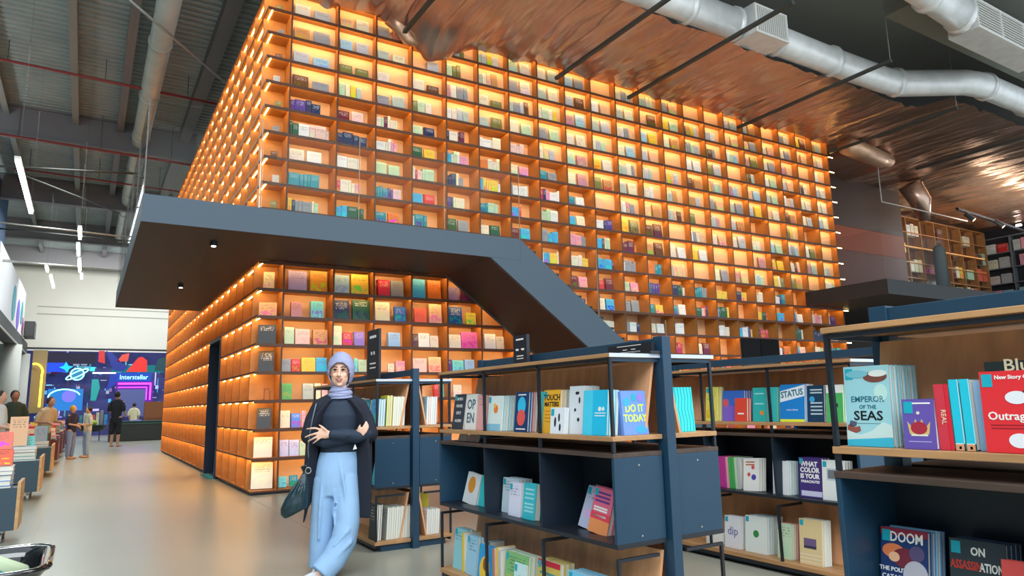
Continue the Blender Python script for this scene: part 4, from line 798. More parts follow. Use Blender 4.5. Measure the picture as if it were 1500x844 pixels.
big_book(.60, -4.70, z + .23, .17, .03, .11, 'lemon yellow', face=0, label='yellow book stacked above the low white copies') if False else big_book(.62, -4.6, z, .14, .03, .34, 'lemon yellow', face=0, label='tall yellow book behind the low white copies by the small post')
z = ZCB + .0235
stack(.12, -4.62, -4.78, z, .24, .02, 3, (60, 190, 215), 'teal book peeping from the black box behind the woman', lean=.15, side=.1, copies='teal copies in the black box behind the woman')
# ---- second row rack
z = ZU + .0015
XB = 2.2
stack(XB, -6.66, -6.78, z, .27, .014, 6, (228, 220, 90), 'yellow paperback on the second row rack', plain=False, side_col=[(235, 235, 200), (215, 200, 60)], copies='yellow and cream copies on the second row rack')
stack(XB + .02, -6.82, -7.03, z, .235, .02, 4, (60, 110, 200), 'blue and violet book on the second row rack', deco=multi(BX(0, 1, 0, .5, P_('violet_fade', (130, 100, 205))), DISC(-.35, .6, .15, P_('rose_disc', (215, 90, 110)))), copies='blue copies on the second row rack', sticker=None)
stack(XB - .03, -6.985, -7.10, z, .175, .02, 2, (222, 74, 54), 'small red book in front of the blue violet one', deco=BX(.25, .75, .3, .36, INKW), copies='red copy behind the small red book', sticker=None)
stack(XB, -7.13, -7.25, z, .25, .022, 2, (50, 180, 175), 'teal book left of the tall teal copies in the second row', deco=multi(*[BX(.15, .85, q, q + .04, P_('pale_aqua_line', (160, 225, 230))) for q in (.8, .5)], DISC(.2, .25, .15, P_('orange_star', (235, 140, 50)))), copies='teal copy in the second row', sticker=None)
stack(XB, -7.26, -7.35, z, .25, .016, 6, (60, 190, 185), 'teal green book left of the STATUS book', copies='teal green copies left of the slanted band cover', sticker=None)
stack(XB - .02, -7.39, -7.59, z, .265, .02, 5, (30, 130, 205), 'blue book with white slanted title band and lime foot', lean=.12, deco=multi(PG([(0, .52), (1, .68), (1, .98), (0, .82)], P_('white_slant', (228, 236, 242))), T('STATUS', .062, 'teal_ink', 0, .68, .85, .002, rot=-.13), BX(0, 1, 0, .07, P_('lime_band', (225, 235, 60))), T('a short history', .016, 'white', 0, .3)), side_col=[(225, 232, 240)], copies='white edged copies behind the slanted band cover', sticker=None)
stack(XB, -7.60, -7.73, z, .25, .02, 4, (26, 62, 90), 'dark navy book with pale text lines right of the slanted band cover', deco=multi(*[BX(.2, .9, q, q + .04, P_('pale_print', (190, 205, 210))) for q in (.86, .78, .5, .4, .3, .2)], DISC(-.2, .62, .16, P_('blue_dot', (60, 160, 210)))), side_col=[(230, 235, 235)], copies='copies behind the dark navy book', sticker=None)
stack(XB, -7.75, -7.87, z, .25, .02, 3, (80, 185, 100), 'green book with a white top edge, last in the second row', deco=multi(BX(0, 1, .78, 1, INKW), BX(.3, .7, .4, .5, INKD)), side_col=[(235, 240, 235)], copies='green copies in the second row', sticker=None)
z = ZCB + .0235
XB = 2.22
for i, c in enumerate(('magenta', 'magenta', 'magenta', 'pink', 'green', 'green', 'pale green', 'silver')): big_book(XB, -6.745 - i * .028, z, .024, .16, .235, c, face=-PI / 2, label='%s spine, %s in the upright row inside the second rack box' % (c, POS[i]))
stack(XB - .02, -6.99, -7.14, z, .24, .02, 3, (232, 232, 226), 'white book with small red drawings in the second rack box', lean=.18, side=-.05, deco=multi(*[DISC(a, q, .1, P_('red_spot', (205, 90, 90)), k=i + 1) for i, (a, q) in enumerate(((-.15, .5), (.1, .72)))], DISC(.15, .42, .14, P_('indigo_spot', (80, 70, 170)), k=3), *[BX(.15, .7, q, q + .04, P_('rust_print', (190, 110, 80))) for q in (.86, .78)]), copies='white copies behind the red drawing book', sticker=None)
stack(XB - .02, -7.26, -7.40, z, .235, .02, 8, (228, 234, 234), 'plain white book with a teal sticker in the second rack box', side_col=[(225, 232, 235), (170, 215, 220)], copies='white copies in a row in the second rack box')
stack(XB - .02, -7.48, -7.66, z, .27, .026, 3, (70, 54, 120), 'purple book with four lines of bold white capitals', lean=.1, deco=multi(T('WHAT', .046, 'white', -.05, .78, .95, .0018), T('COLOR', .046, 'white', -.02, .63, .95, .0018), T('IS YOUR', .042, 'white', -.02, .48, .95, .0018), T('PARACHUTE?', .024, 'white', -.0, .37, 1, .0008), BX(.1, 1, .04, .17, P_('lilac_band', (205, 205, 230)))), copies='purple copies of the white lettered book')
stack(XB - .03, -7.67, -7.84, z, .26, .022, 3, (228, 232, 228), 'white framed book right of the purple white lettered book', deco=multi(BX(.2, .8, .5, .8, P_('pale_print2', (190, 200, 205))), BX(.25, .75, .54, .76, P_('grey_print', (140, 150, 160)))), copies='white framed copies in the second rack box')
z = ZL + .0015
XB = 2.22
stack(XB, -6.56, -6.72, z, .09, .02, 3, 'white', 'low flat white book under the second rack', copies='low flat white copies', sticker=None)
stack(XB, -6.75, -6.91, z, .235, .02, 3, (228, 230, 236), 'white book with one short violet grey word', deco=T('dip', .085, ink('violet_grey', (130, 130, 170)), 0, .42, 1, .001), copies='white copies of the short word book')
stack(XB, -6.95, -7.15, z, .26, .02, 7, (226, 236, 232), 'white book with a small green circle on the low second shelf', deco=DISC(0, .52, .13, P_('green_circle', (50, 140, 70))), side_col=[(225, 238, 240), (190, 220, 225)], copies='white copies of the green circle book')
stack(XB, -7.24, -7.36, z, .24, .02, 3, (200, 225, 190), 'pastel yellow and green book on the low second shelf', plain=False, side_col=[(230, 150, 150), (235, 225, 200)], copies='pastel copies on the low second shelf')
stack(XB - .03, -7.445, -7.62, z, .30, .02, 5, (222, 200, 150), 'tall cream book with a violet dusk picture on the low second shelf', deco=multi(BX(.2, .75, .42, .58, P_('dusk_violet', (110, 90, 130))), BX(.2, .75, .36, .42, P_('dusk_dark', (60, 56, 80))), *[BX(0, 1, q, q + .012, P_('pale_lines', (235, 230, 220))) for q in (.22, .14, .06)]), side_col=[(225, 232, 225)], copies='pale copies beside the tall cream book')
# ---- right hand rack, upper shelf
z = ZU + .0015
SEA = multi(DISC(.2, .86, .26, P_('storm_brown', (120, 70, 60)), ry=.12), DISC(.26, .90, .2, P_('storm_foam', (225, 232, 225)), ry=.07, k=2), DISC(-.2, .9, .25, P_('sky_teal', (120, 190, 205)), ry=.08, k=3), T('EMPEROR', .0275, 'teal_ink', 0, .55, 1, .0002), T('OF THE', .018, 'teal_ink', 0, .465, 1, .0002), T('SEAS', .044, 'black', 0, .325, 1.15, .0006),
     BX(.2, .8, .28, .285, P_('fine_print', (90, 120, 130))), PG([(0, .2), (.3, .14), (.55, .19), (.8, .3), (1, .26), (1, .12), (.55, .1), (0, .08)], P_('wave_white', (200, 226, 222)), 'printed_wave'), BX(0, 1, .0, .11, P_('deep_turquoise', (60, 185, 215))),
     PG([(.02, .2), (.2, .16), (.32, .19), (.3, .25), (.2, .235), (.1, .27), (.03, .26)], P_('ship_red', (150, 80, 70)), 'printed_ship'), PG([(.06, .26), (.12, .24), (.22, .25), (.24, .3), (.1, .32)], P_('ship_mast', (80, 90, 110)), 'printed_ship'), DISC(.3, .66, .14, P_('mist_mint', (190, 228, 220)), k=1, ry=.18))
stack(.175, -9.222, -9.385, z, .272, .020, 7, (158, 210, 218), 'large turquoise book with a storm cloud and sailing ship', lean=.06, deco=SEA, side_col=[(130, 205, 225), (190, 228, 235)], copies='turquoise copies stacked behind the sea cover', dy=-.0015)
stack(.15, -9.435, -9.535, z, .156, .02, 3, (104, 86, 170), 'small violet book with a jewelled crown', lean=.06, deco=multi(DISC(.0, .42, .26, P_('crown_red', (170, 40, 60)), ry=.2), PG([(.2, .3), (.8, .3), (.86, .55), (.7, .42), (.6, .6), (.5, .46), (.4, .6), (.3, .42), (.14, .55)], P_('crown_gold', (214, 180, 110)), 'printed_crown'), BX(.24, .76, .26, .32, P_('crown_pearl', (225, 220, 205))), DISC(0, .72, .05, P_('crown_pearl', (225, 220, 205)), k=3), BX(.1, .9, .9, .93, INKW), BX(.15, .85, .14, .16, P_('lilac_print', (170, 160, 215)))), copies='violet copies behind the crown book')
big_book(.165, -9.552, z, .030, .13, .20, (214, 60, 76), label='first red spined book right of the crown book', deco=T('REAL', .02, 'cream', 0, .5, 1, 0, rot=PI / 2))
big_book(.165, -9.573, z, .010, .13, .20, (225, 40, 60), label='thin bright red book right of the red spine')
for i in range(2):
    big_book(.165, -9.597 - i * .031, z, .027, .13, .213, (40, 200, 225), label=['left', 'right'][i] + ' one of two cyan spines with tiny shoe drawings at the foot', deco=multi(BX(0, 1, 0, .09, P_('shoe_tan', (215, 160, 120))), BX(0, 1, .09, .1, INKW), BX(.35, .6, .02, .06, INKD), BX(.9, 1, 0, 1, P_('pale_cyan_edge', (170, 230, 240)))))
big_book(.19, -9.655, z, .03, .11, .205, (150, 195, 232), label='pale blue book between the cyan spines and the red apple book')
stack(.15, -9.675, -9.86, z, .232, .028, 2, (226, 52, 58), 'red book with two white apple shapes and white title', lean=.04, deco=multi(T('Outrageous', .033, 'white', .0, .40, 1, .0004), T('New Story Only', .0155, 'white', 0, .90, 1, .0004), DISC(.0, .67, .16, P_('apple_white', (232, 234, 240)), ry=.10), DISC(.15, .74, .06, P_('leaf_dark', (90, 50, 40)), ry=.03, k=2), DISC(-.02, .15, .15, P_('apple_white', (232, 234, 240)), ry=.11), DISC(.2, .17, .07, P_('leaf_dark', (90, 50, 40)), ry=.02, k=2), *[BX(.1, .9, q, q + .012, P_('dark_red_print', (150, 30, 40))) for q in (.33, .29)]), sticker=1, copies='red copies of the white apple book')
big_book(.215, -9.765, z, .20, .03, .262, (44, 56, 56), lean=.02, label='taller black book with pale script behind the red apple book', deco=T('Blue', .05, 'cream', 0, .89, 1.1, .0006))
z = ZCB + .0235
DOOM = multi(T('DOOM', .046, 'white', .06, .815, .78, .0008), T('THE POLITICS OF', .019, 'white', -.06, .40, 1, .0004), T('CATASTROPHE', .021, 'white', -.02, .29, 1, .0004), DISC(-.22, .68, .24, P_('ember_orange', (230, 130, 80)), ry=.15), DISC(.05, .6, .3, P_('smoke_maroon', (120, 44, 60)), ry=.2, k=2), DISC(-.2, .6, .12, P_('flame_peach', (246, 190, 150)), ry=.1, k=3), DISC(.25, .38, .26, P_('smoke_grey', (190, 190, 200)), ry=.3, k=4), DISC(.28, .68, .16, P_('smoke_violet', (90, 80, 120)), ry=.16, k=3), BX(0, 1, .9, 1, P_('sky_maroon', (140, 40, 60))))
stack(.27, -9.225, -9.385, z, .235, .02, 6, (36, 60, 110), 'dark blue book with fiery clouds and bold white title', lean=.18, deco=DOOM, side_col=[(150, 200, 225), (90, 130, 180)], copies='pale edged copies beside the fiery cloud book', dy=-.004)
stack(.30, -9.44, -9.605, z, .225, .018, 4, (54, 66, 72), 'dark grey book lettered half in red, half in white', lean=.16, deco=multi(T('ON', .034, 'white', .02, .80, .8, .001), T('ASSASSIN', .036, 'redink', -.2, .60, .62, .001), T('ATIONS', .036, 'white', .28, .60, .62, .001)), side_col=[(50, 70, 95)], copies='dark copies behind the red and white lettered book')
stack(.26, -9.61, -9.72, z, .19, .02, 2, (216, 84, 80), 'coral red book nearest the camera in the right rack box', lean=.14, deco=multi(*[T(q, .02, 'cream', .1, k, 1) for q, k in (('FAMILY', .7), ('TIES', .5))]), copies='coral red copy in the right rack box', sticker=None)
stack(.25, -9.75, -9.93, z, .22, .02, 3, 'teal', 'teal book beyond the coral red one in the right rack box', plain=False, copies='teal copies in the right rack box')
# ---- signs standing on the rack tops
def sign(y0, y1, x, z0, h, lab, deco=True):
    t = thing('shelf_sign', lab, 'sign', (x, (y0 + y1) / 2, z0)); obj('board', MB().box(x - .012, x + .012, y0, y1, z0 + .015, z0 + h), BLACK, t); obj('base', MB().box(x - .05, x + .05, y0 - .03, y1 + .02, z0, z0 + .014), BLACK, t)
    w_ = abs(y1 - y0); yc = (y0 + y1) / 2
    for i, (zz, hh, ww) in enumerate(((.84, .05, .55), (.34, .028, .5), (.26, .024, .5))): obj('printed_line', MB().box(x - .0135, x - .0125, yc - w_ * ww / 2, yc + w_ * ww / 2, z0 + h * zz, z0 + h * (zz + hh)), INKW, t)
    for s_ in (-1, 1): obj('quote_mark', MB().prism([(yc + s_ * .035 - .018, z0 + h * .52), (yc + s_ * .035 + .012, z0 + h * .52), (yc + s_ * .035 + .022, z0 + h * .58), (yc + s_ * .035 - .018, z0 + h * .58)], x - .0135, x - .0125, 'x'), INKW, t, fixn=True)
sign(-4.26, -3.93, .33, ZT + .0045, .52, 'tall black topic sign on the rack behind the woman')
sign(-6.80, -6.63, .42, ZT + .0045, .22, 'small black topic sign at the far end of the centre rack')
sign(-7.99, -7.63, .44, ZT + .0045, .065, 'low black sign strip beside the end post of the centre rack')
for i, (y, c) in enumerate(((-6.2, 'ivory'), (-6.36, 'blush pink'))): small_book(.22, y, ZCT + .0015, .12, .02, .05, c, '-x', .3, label='small %s card lying on the black box top at the far end' % c)
# ================================================================ THE STANDING WOMAN
skin = mat('warm_skin', (234, 186, 160), .5); hij = mat('grey_blue_headscarf', (152, 158, 192), .75, bump=.25, bscale=40); topm = mat('dark_navy_top', (34, 48, 66), .8, bump=.15, bscale=60)
cardm = mat('black_cardigan_knit', (24, 30, 44), .85, bump=.2, bscale=80); trous = mat('pale_blue_trousers', (152, 190, 228), .75, vary=.05, vscale=6, bump=.15, bscale=14)
bagm = mat('dark_teal_leather', (22, 50, 58), .35, bump=.2, bscale=30); lipm = mat('lip_rose', (176, 92, 92), .45); browm = mat('dark_brow', (60, 42, 38), .7); eyew = mat('eye_white', (226, 222, 218), .3); irism = mat('dark_iris', (30, 20, 18), .5); shoem = mat('pale_grey_shoe', (210, 214, 218), .5)
def remesh(o, vox, sm=4, fac=.5):
    m = o.modifiers.new('join', 'REMESH'); m.mode = 'VOXEL'; m.voxel_size = vox; m.use_smooth_shade = True
    s_ = o.modifiers.new('soften', 'SMOOTH'); s_.factor = fac; s_.iterations = sm
    return o
wo = thing('person', 'woman in grey-blue headscarf, dark top and pale blue trousers, arms folded, standing by the racks', 'person', (-.45, -5.4, 0), math.radians(-17.3))
def W(name, mb, m, vox=None, sm=4, parent=None, smooth=True):
    o = obj(name, mb, m, parent or wo, smooth=smooth, local=True, fixn=True)
    if vox: remesh(o, vox, sm)
    return o
V = Vector
def vr(c, rx, ry): return (c, (rx, 0, 0), (0, ry, 0))
# body: one continuous surface
b = MB()
b.loft([vr((.03, .0, .80), .10, .07), vr((.03, 0, .92), .105, .075), vr((.03, .0, 1.05), .12, .09), vr((.03, .0, 1.18), .15, .095), vr((.03, .0, 1.25), .14, .08), vr((.03, .005, 1.295), .06, .055)], 18)
b.tube([(.03, .01, 1.27), (.03, .005, 1.35), (.028, -.005, 1.42)], [.055, .048, .05], 14)
# head
hc = V((.028, -.01, 1.49))
b.ell(hc + V((0, .02, .02)), .080, .094, .108, 20, 14); b.ell(hc + V((-.004, -.030, -.048)), .064, .060, .068, 18, 12)
b.ell(hc + V((-.006, -.070, -.100)), .022, .016, .014, 12, 8)                                   # chin
b.tube([hc + V((-.008, -.09, .012)), hc + V((-.010, -.104, -.012)), hc + V((-.012, -.113, -.030))], [.008, .010, .0135], 10)   # nose
b.ell(hc + V((-.023, -.098, -.033)), .008, .010, .007, 8, 6); b.ell(hc + V((-.001, -.098, -.033)), .008, .010, .007, 8, 6)
for s_ in (-1, 1): b.ell(hc + V((-.006 + s_ * .034, -.068, -.028)), .022, .02, .022, 12, 8); b.ell(hc + V((.0 + s_ * .078, .02, -.01)), .010, .018, .026, 8, 6)
# arms: image-right arm folds across the front, image-left arm under it
AR = [(.160, .01, 1.225), (.222, -.005, 1.13), (.252, -.05, 1.01), (.16, -.135, 1.0), (.06, -.165, 1.015), (-.035, -.175, 1.022)]
AL = [(-.100, .01, 1.225), (-.162, -.005, 1.13), (-.185, -.05, 1.005), (-.08, -.115, .975), (.04, -.125, .985), (.13, -.135, 1.01), (.165, -.14, 1.03)]
b.tube(AR, [.048, .045, .042, .036, .030, .024], 12); b.tube(AL, [.048, .045, .042, .036, .032, .028, .024], 12)
# hand resting on the left upper arm: palm, four fingers, thumb
b.tube([(-.03, -.175, 1.022), (-.065, -.180, 1.026), (-.105, -.178, 1.030)], [(.022, .015), (.034, .015), (.036, .014)], 12, up=(0, 1, 0))
def finger(pts, r0):
    n = len(pts); b.tube(pts, [r0 * (1 - .3 * i / (n - 1)) for i in range(n)], 8)
finger([(-.098, -.182, 1.055), (-.140, -.182, 1.072), (-.178, -.170, 1.072), (-.206, -.152, 1.067)], .0098)
finger([(-.108, -.184, 1.040), (-.150, -.186, 1.032), (-.190, -.172, 1.020), (-.216, -.150, 1.008)], .0100)
finger([(-.106, -.184, 1.024), (-.142, -.186, 1.006), (-.174, -.174, .990), (-.196, -.155, .977)], .0096)
finger([(-.098, -.182, 1.008), (-.124, -.184, .990), (-.145, -.175, .974), (-.160, -.160, .960)], .0085)
finger([(-.06, -.188, 1.046), (-.078, -.196, 1.066), (-.100, -.190, 1.084), (-.118, -.180, 1.094)], .0102)
# second hand: fingers lie over the other upper arm
b.tube([(.155, -.142, 1.025), (.175, -.155, 1.035), (.19, -.155, 1.05)], [(.022, .014), (.030, .014), (.030, .013)], 12)
for i, (dx, dz) in enumerate(((0, 0), (.014, -.010), (.026, -.022), (.036, -.034))):
    finger([(.178 + dx * .6, -.162, 1.045 + dz), (.200 + dx * .6, -.166, 1.068 + dz), (.214 + dx * .6, -.160, 1.092 + dz), (.222 + dx * .5, -.148, 1.112 + dz)], .0090)
finger([(.165, -.160, 1.040), (.168, -.168, 1.066), (.178, -.166, 1.086)], .0098)
# legs and feet inside the clothes
b.tube([(-.04, .0, .84), (-.075, .02, .5), (-.085, .05, .28), (-.09, .07, .09)], [.06, .045, .04, .03], 12)
b.tube([(.06, .0, .84), (.085, -.045, .5), (.055, -.10, .28), (-.085, -.165, .075)], [.06, .045, .04, .028], 12)
b.tube([(-.09, .075, .05), (-.10, .0, .035)], [.026, .02], 10); b.tube([(-.095, -.17, .05), (-.17, -.225, .035)], [.024, .018], 10)
body = W('body', b, skin, .0065, 3)
# face details
EY = hc + V((-.008, 0, .012))
for s_ in (-1, 1):
    c = EY + V((s_ * .030 - .002, -.0885 if s_ < 0 else -.086, 0))
    e = MB().ell(c + V((0, .003, 0)), .0155, .008, .0068, 14, 8); ey_ = W('eye', e, eyew)
    e = MB().ell(c + V((-.0015, -.0035, 0)), .0086, .0042, .0078, 12, 8); W('iris', e, irism, parent=ey_)
    e = MB().tube([c + V((-.0145, -.003, -.001)), c + V((-.006, -.0075, .006)), c + V((.006, -.0075, .006)), c + V((.0145, -.003, -.001))], [.0022, .0040, .0040, .0022], 6); W('eyelid', e, browm)
    e = MB().tube([c + V((-.019, -.001, .017)), c + V((-.006, -.008, .0225)), c + V((.008, -.008, .0225)), c + V((.019, -.0005, .016))], [.0026, .0046, .0046, .0018], 6); W('eyebrow', e, browm)
M0 = hc + V((-.009, -.0965, -.062))
W('upper_lip', MB().tube([M0 + V((-.031, .016, .009)), M0 + V((-.011, .0, .001)), M0 + V((0, -.0015, .0)), M0 + V((.011, .0, .001)), M0 + V((.031, .017, .010))], [.0016, .0036, .0032, .0036, .0016], 8), lipm)
W('teeth', MB().tube([M0 + V((-.022, .008, .002)), M0 + V((0, -.0025, -.0045)), M0 + V((.022, .009, .0025))], [.0012, .0030, .0012], 6), eyew)
W('lower_lip', MB().tube([M0 + V((-.028, .013, .006)), M0 + V((-.010, .0, -.0075)), M0 + V((0, -.002, -.009)), M0 + V((.010, .0, -.0075)), M0 + V((.028, .014, .007))], [.0014, .0036, .0046, .0036, .0014], 8), lipm)
# headscarf: a hood open around the face
def hood():
    m = MB(); n, k = 72, 56; c0 = hc + V((.004, .018, .012)); idx = {}
    for i in range(k + 1):
        th = -.62 * PI / 1 * .0 + (-PI / 2 * .80) + (PI / 2 * 1.79) * i / k; cz = math.sin(th); cr = math.cos(th)
        for j in range(n):
            a = 2 * PI * j / n; rx, ry, rz = .100, .118, .142
            if cz < 0: rx, ry = rx * (1 - .10 * -cz), ry * (1 - .08 * -cz)
            f = 1 + .012 * math.sin(a * 3 + th * 9) + .008 * math.sin(th * 17 + a)
            idx[i, j] = len(m.v); m.v.append((c0.x + rx * cr * math.cos(a) * f, c0.y + ry * cr * math.sin(a) * f, c0.z + rz * cz * f))
    for i in range(k):
        for j in range(n):
            q = [idx[i, j], idx[i, (j + 1) % n], idx[i + 1, (j + 1) % n], idx[i + 1, j]]
            cx = sum(m.v[a][0] for a in q) / 4 - (hc.x - .008); cy = sum(m.v[a][1] for a in q) / 4 - hc.y; cz = sum(m.v[a][2] for a in q) / 4 - (hc.z - .022)
            if cy < -.01 and (cx / .078) ** 2 + (cz / (.090 if cz > 0 else .150)) ** 2 < 1: continue
            m.face(q)
    return m
o = W('headscarf', hood(), hij); so = o.modifiers.new('thickness', 'SOLIDIFY'); so.thickness = .010; so.offset = 0; sb = o.modifiers.new('smooth', 'SUBSURF'); sb.levels = 1; sb.render_levels = 1
b = MB(); rings = []
for i in range(15):
    z = 1.288 + i * .0062; k = i / 14; rx = .090 - .012 * k + .006 * math.sin(i * 1.9); ry = .088 - .012 * k + .005 * math.sin(i * 1.9 + .5)
    rings.append(((.032 + .004 * math.sin(i * 1.1), -.006 + .002 * math.sin(i), z + .0), (rx, 0, .012 * math.sin(i * .8)), (0, ry, .004)))
b.loft(rings, 28); W('scarf_neck_folds', b, hij)
# dark top with long sleeves
b = MB()
b.loft([vr((.032, -.005, .885), .146, .108), vr((.032, -.01, .94), .146, .112), vr((.03, -.005, 1.05), .142, .114), vr((.03, -.005, 1.16), .158, .118), vr((.03, .0, 1.24), .14, .098), vr((.03, .0, 1.28), .095, .076), vr((.03, .0, 1.305), .062, .060)], 24)
b.tube([(x, y, z) for x, y, z in AR[:-1]] + [(-.022, -.176, 1.022)], [.068, .064, .060, .050, .043, .036], 14)
b.tube(AL[:-1], [.068, .064, .060, .052, .046, .036], 14)
for i in range(7): # sleeve folds
    t = i / 6; p = V(AR[2]).lerp(V(AR[4]), t * .9); b.tube([p + V((-.01, -.02, .045)), p + V((.012, -.05, .0)), p + V((.02, -.02, -.045))], [.006, .011, .006], 6)
W('long_sleeved_top', b, topm, .008, 6)
# trousers: hips and two wide legs, the front leg crossing over
b = MB()
b.loft([vr((.03, -.0, .93), .135, .105), vr((.03, 0, .90), .140, .108), vr((.025, 0, .82), .156, .118), vr((.02, 0, .74), .164, .122), vr((.022, 0, .66), .166, .122), vr((.02, 0, .57), .15, .11)], 28)
b.tube([(-.066, .01, .70), (-.074, .02, .52), (-.080, .035, .36), (-.086, .05, .21), (-.090, .065, .05)], [(.094, .10), (.094, .10), (.090, .095), (.088, .092), (.088, .09)], 18, round_=False, up=(0, 1, 0))
b.tube([(.085, -.01, .70), (.095, -.04, .52), (.098, -.075, .38), (.072, -.10, .25), (.0, -.13, .13), (-.085, -.165, .045)], [(.096, .105), (.098, .105), (.092, .10), (.096, .098), (.094, .092), (.085, .085)], 18, round_=False, up=(0, 1, 0))
for (p0, p1, p2, r_) in (((.03, -.115, .86), (.06, -.13, .70), (.09, -.145, .5), .012), ((-.09, -.09, .72), (-.10, -.08, .5), (-.11, -.06, .25), .012), ((.16, -.10, .46), (.10, -.185, .33), (-.0, -.2, .24), .014), ((.17, -.08, .36), (.12, -.19, .25), (.02, -.215, .16), .014), ((.0, -.12, .62), (-.005, -.11, .45), (.01, -.12, .3), .008), ((.13, -.1, .7), (.15, -.12, .5), (.15, -.13, .38), .010)):
    b.tube([p0, p1, p2], [r_ * .4, r_, r_ * .4], 8)
W('wide_trousers', b, trous, .009, 5)
# cardigan: two open panels, back and sleeves
b = MB()
def panel(pts, th):
    rings = []
    for (x0, x1, y, z, dy) in pts: rings.append((((x0 + x1) / 2, y, z), ((x1 - x0) / 2, dy, 0), (0, th, 0)))
    b.loft(rings, 16)
panel([(-.06, -.01, -.07, 1.285, .02), (-.15, -.07, -.08, 1.17, .05), (-.185, -.105, -.07, 1.05, .05), (-.20, -.12, -.06, .9, .04), (-.215, -.135, -.055, .75, .03), (-.205, -.165, -.04, .58, .02), (-.215, -.19, -.03, .46, .01), (-.222, -.210, -.03, .385, .0)], .022)
panel([(.07, .12, -.07, 1.285, -.02), (.125, .205, -.08, 1.17, -.05), (.145, .235, -.07, 1.05, -.05), (.145, .262, -.075, .88, -.05), (.150, .275, -.08, .72, -.05), (.140, .272, -.08, .55, -.05), (.134, .266, -.08, .405, -.05)], .026)
panel([(-.08, .14, .085, 1.24, 0), (-.15, .21, .11, 1.1, 0), (-.175, .25, .12, .85, 0), (-.18, .262, .13, .6, 0), (-.17, .255, .13, .42, 0)], .02)
b.loft([vr((-.165, .02, 1.10), .05, .10), vr((-.18, .03, .9), .04, .11), vr((-.195, .03, .7), .035, .11), vr((-.195, .04, .5), .025, .1)], 14); b.loft([vr((.22, .02, 1.10), .05, .10), vr((.238, .03, .9), .04, .11), vr((.25, .03, .7), .03, .11), vr((.242, .04, .42), .03, .1)], 14)
b.tube([(-.05, .0, 1.275), (-.118, .0, 1.235), (-.162, -.005, 1.13), (-.186, -.045, 1.01)], [.05, .062, .066, .068], 14); b.tube([(.11, .0, 1.275), (.172, .0, 1.232), (.220, -.005, 1.13), (.250, -.045, 1.01)], [.05, .062, .066, .068], 14)
W('open_cardigan', b, cardm, .009, 4)
W('white_shirt_corner', MB().prism([(.128, .905), (.158, .912), (.143, .948)], -.150, -.145, 'y'), WHITE, smooth=False)
# shoes
b = MB(); b.tube([(-.10, -.165, .035), (-.15, -.205, .032), (-.215, -.262, .026)], [(.034, .03), (.038, .028), (.028, .018)], 14); b.ell((-.225, -.27, .02), .03, .03, .018, 12, 8); W('shoe', b, shoem, .006, 2)
b = MB(); b.tube([(-.095, .09, .04), (-.11, .02, .035), (-.13, -.06, .028)], [(.034, .034), (.038, .03), (.03, .02)], 14); W('shoe', b, shoem, .006, 2)
# strap line on the cardigan and handbag held at her side
W('bag_strap', MB().tube([(-.145, -.085, 1.25), (-.168, -.118, 1.14), (-.185, -.118, 1.03), (-.195, -.11, .93), (-.188, -.085, .81)], [.0045] * 5, 6), mat('silver_strap', (110, 124, 140), .35, metal=.4))
bg = thing('handbag', 'dark teal-black slouchy leather handbag hanging from the woman\'s arm', 'bag', (-.72, -5.42, .45))
def BG(name, mb, m, vox=None):
    th = math.radians(-17.3); c, s_ = math.cos(th), math.sin(th)
    mb.v = [(-.45 + x * c - y * s_, -5.4 + x * s_ + y * c, z) for x, y, z in mb.v]
    o = obj(name, mb, m, bg, smooth=True, fixn=True)
    if vox: remesh(o, vox, 3)
    return o
b = MB(); b.loft([((-.285, -.06, .455), (.062, 0, .03), (0, .045, 0)), ((-.285, -.06, .475), (.094, 0, .02), (0, .07, 0)), ((-.282, -.06, .53), (.098, 0, .03), (0, .08, 0)), ((-.268, -.06, .60), (.085, 0, .04), (0, .07, 0)), ((-.245, -.06, .67), (.060, 0, .03), (0, .05, 0)), ((-.22, -.06, .73), (.034, 0, .02), (0, .032, 0)), ((-.205, -.06, .765), (.018, 0, .0), (0, .02, 0))], 22)
for q in (-.05, 0, .04): b.tube([(-.215 + q * .3, -.09, .74), (-.255 + q, -.125, .62), (-.285 + q * 1.3, -.13, .5)], [.004, .010, .006], 6)
BG('bag_body', b, bagm, .007)
BG('handle', MB().tube([(-.215, -.06, .75), (-.235, -.07, .79), (-.205, -.085, .80), (-.188, -.085, .77)], [.012, .011, .010, .010], 8), bagm)
BG('buckle_ring', MB().tube([(-.19 + .020 * math.cos(a * PI / 6), -.10, .765 + .022 * math.sin(a * PI / 6)) for a in range(13)], [.0035] * 13, 6, round_=False), steel)
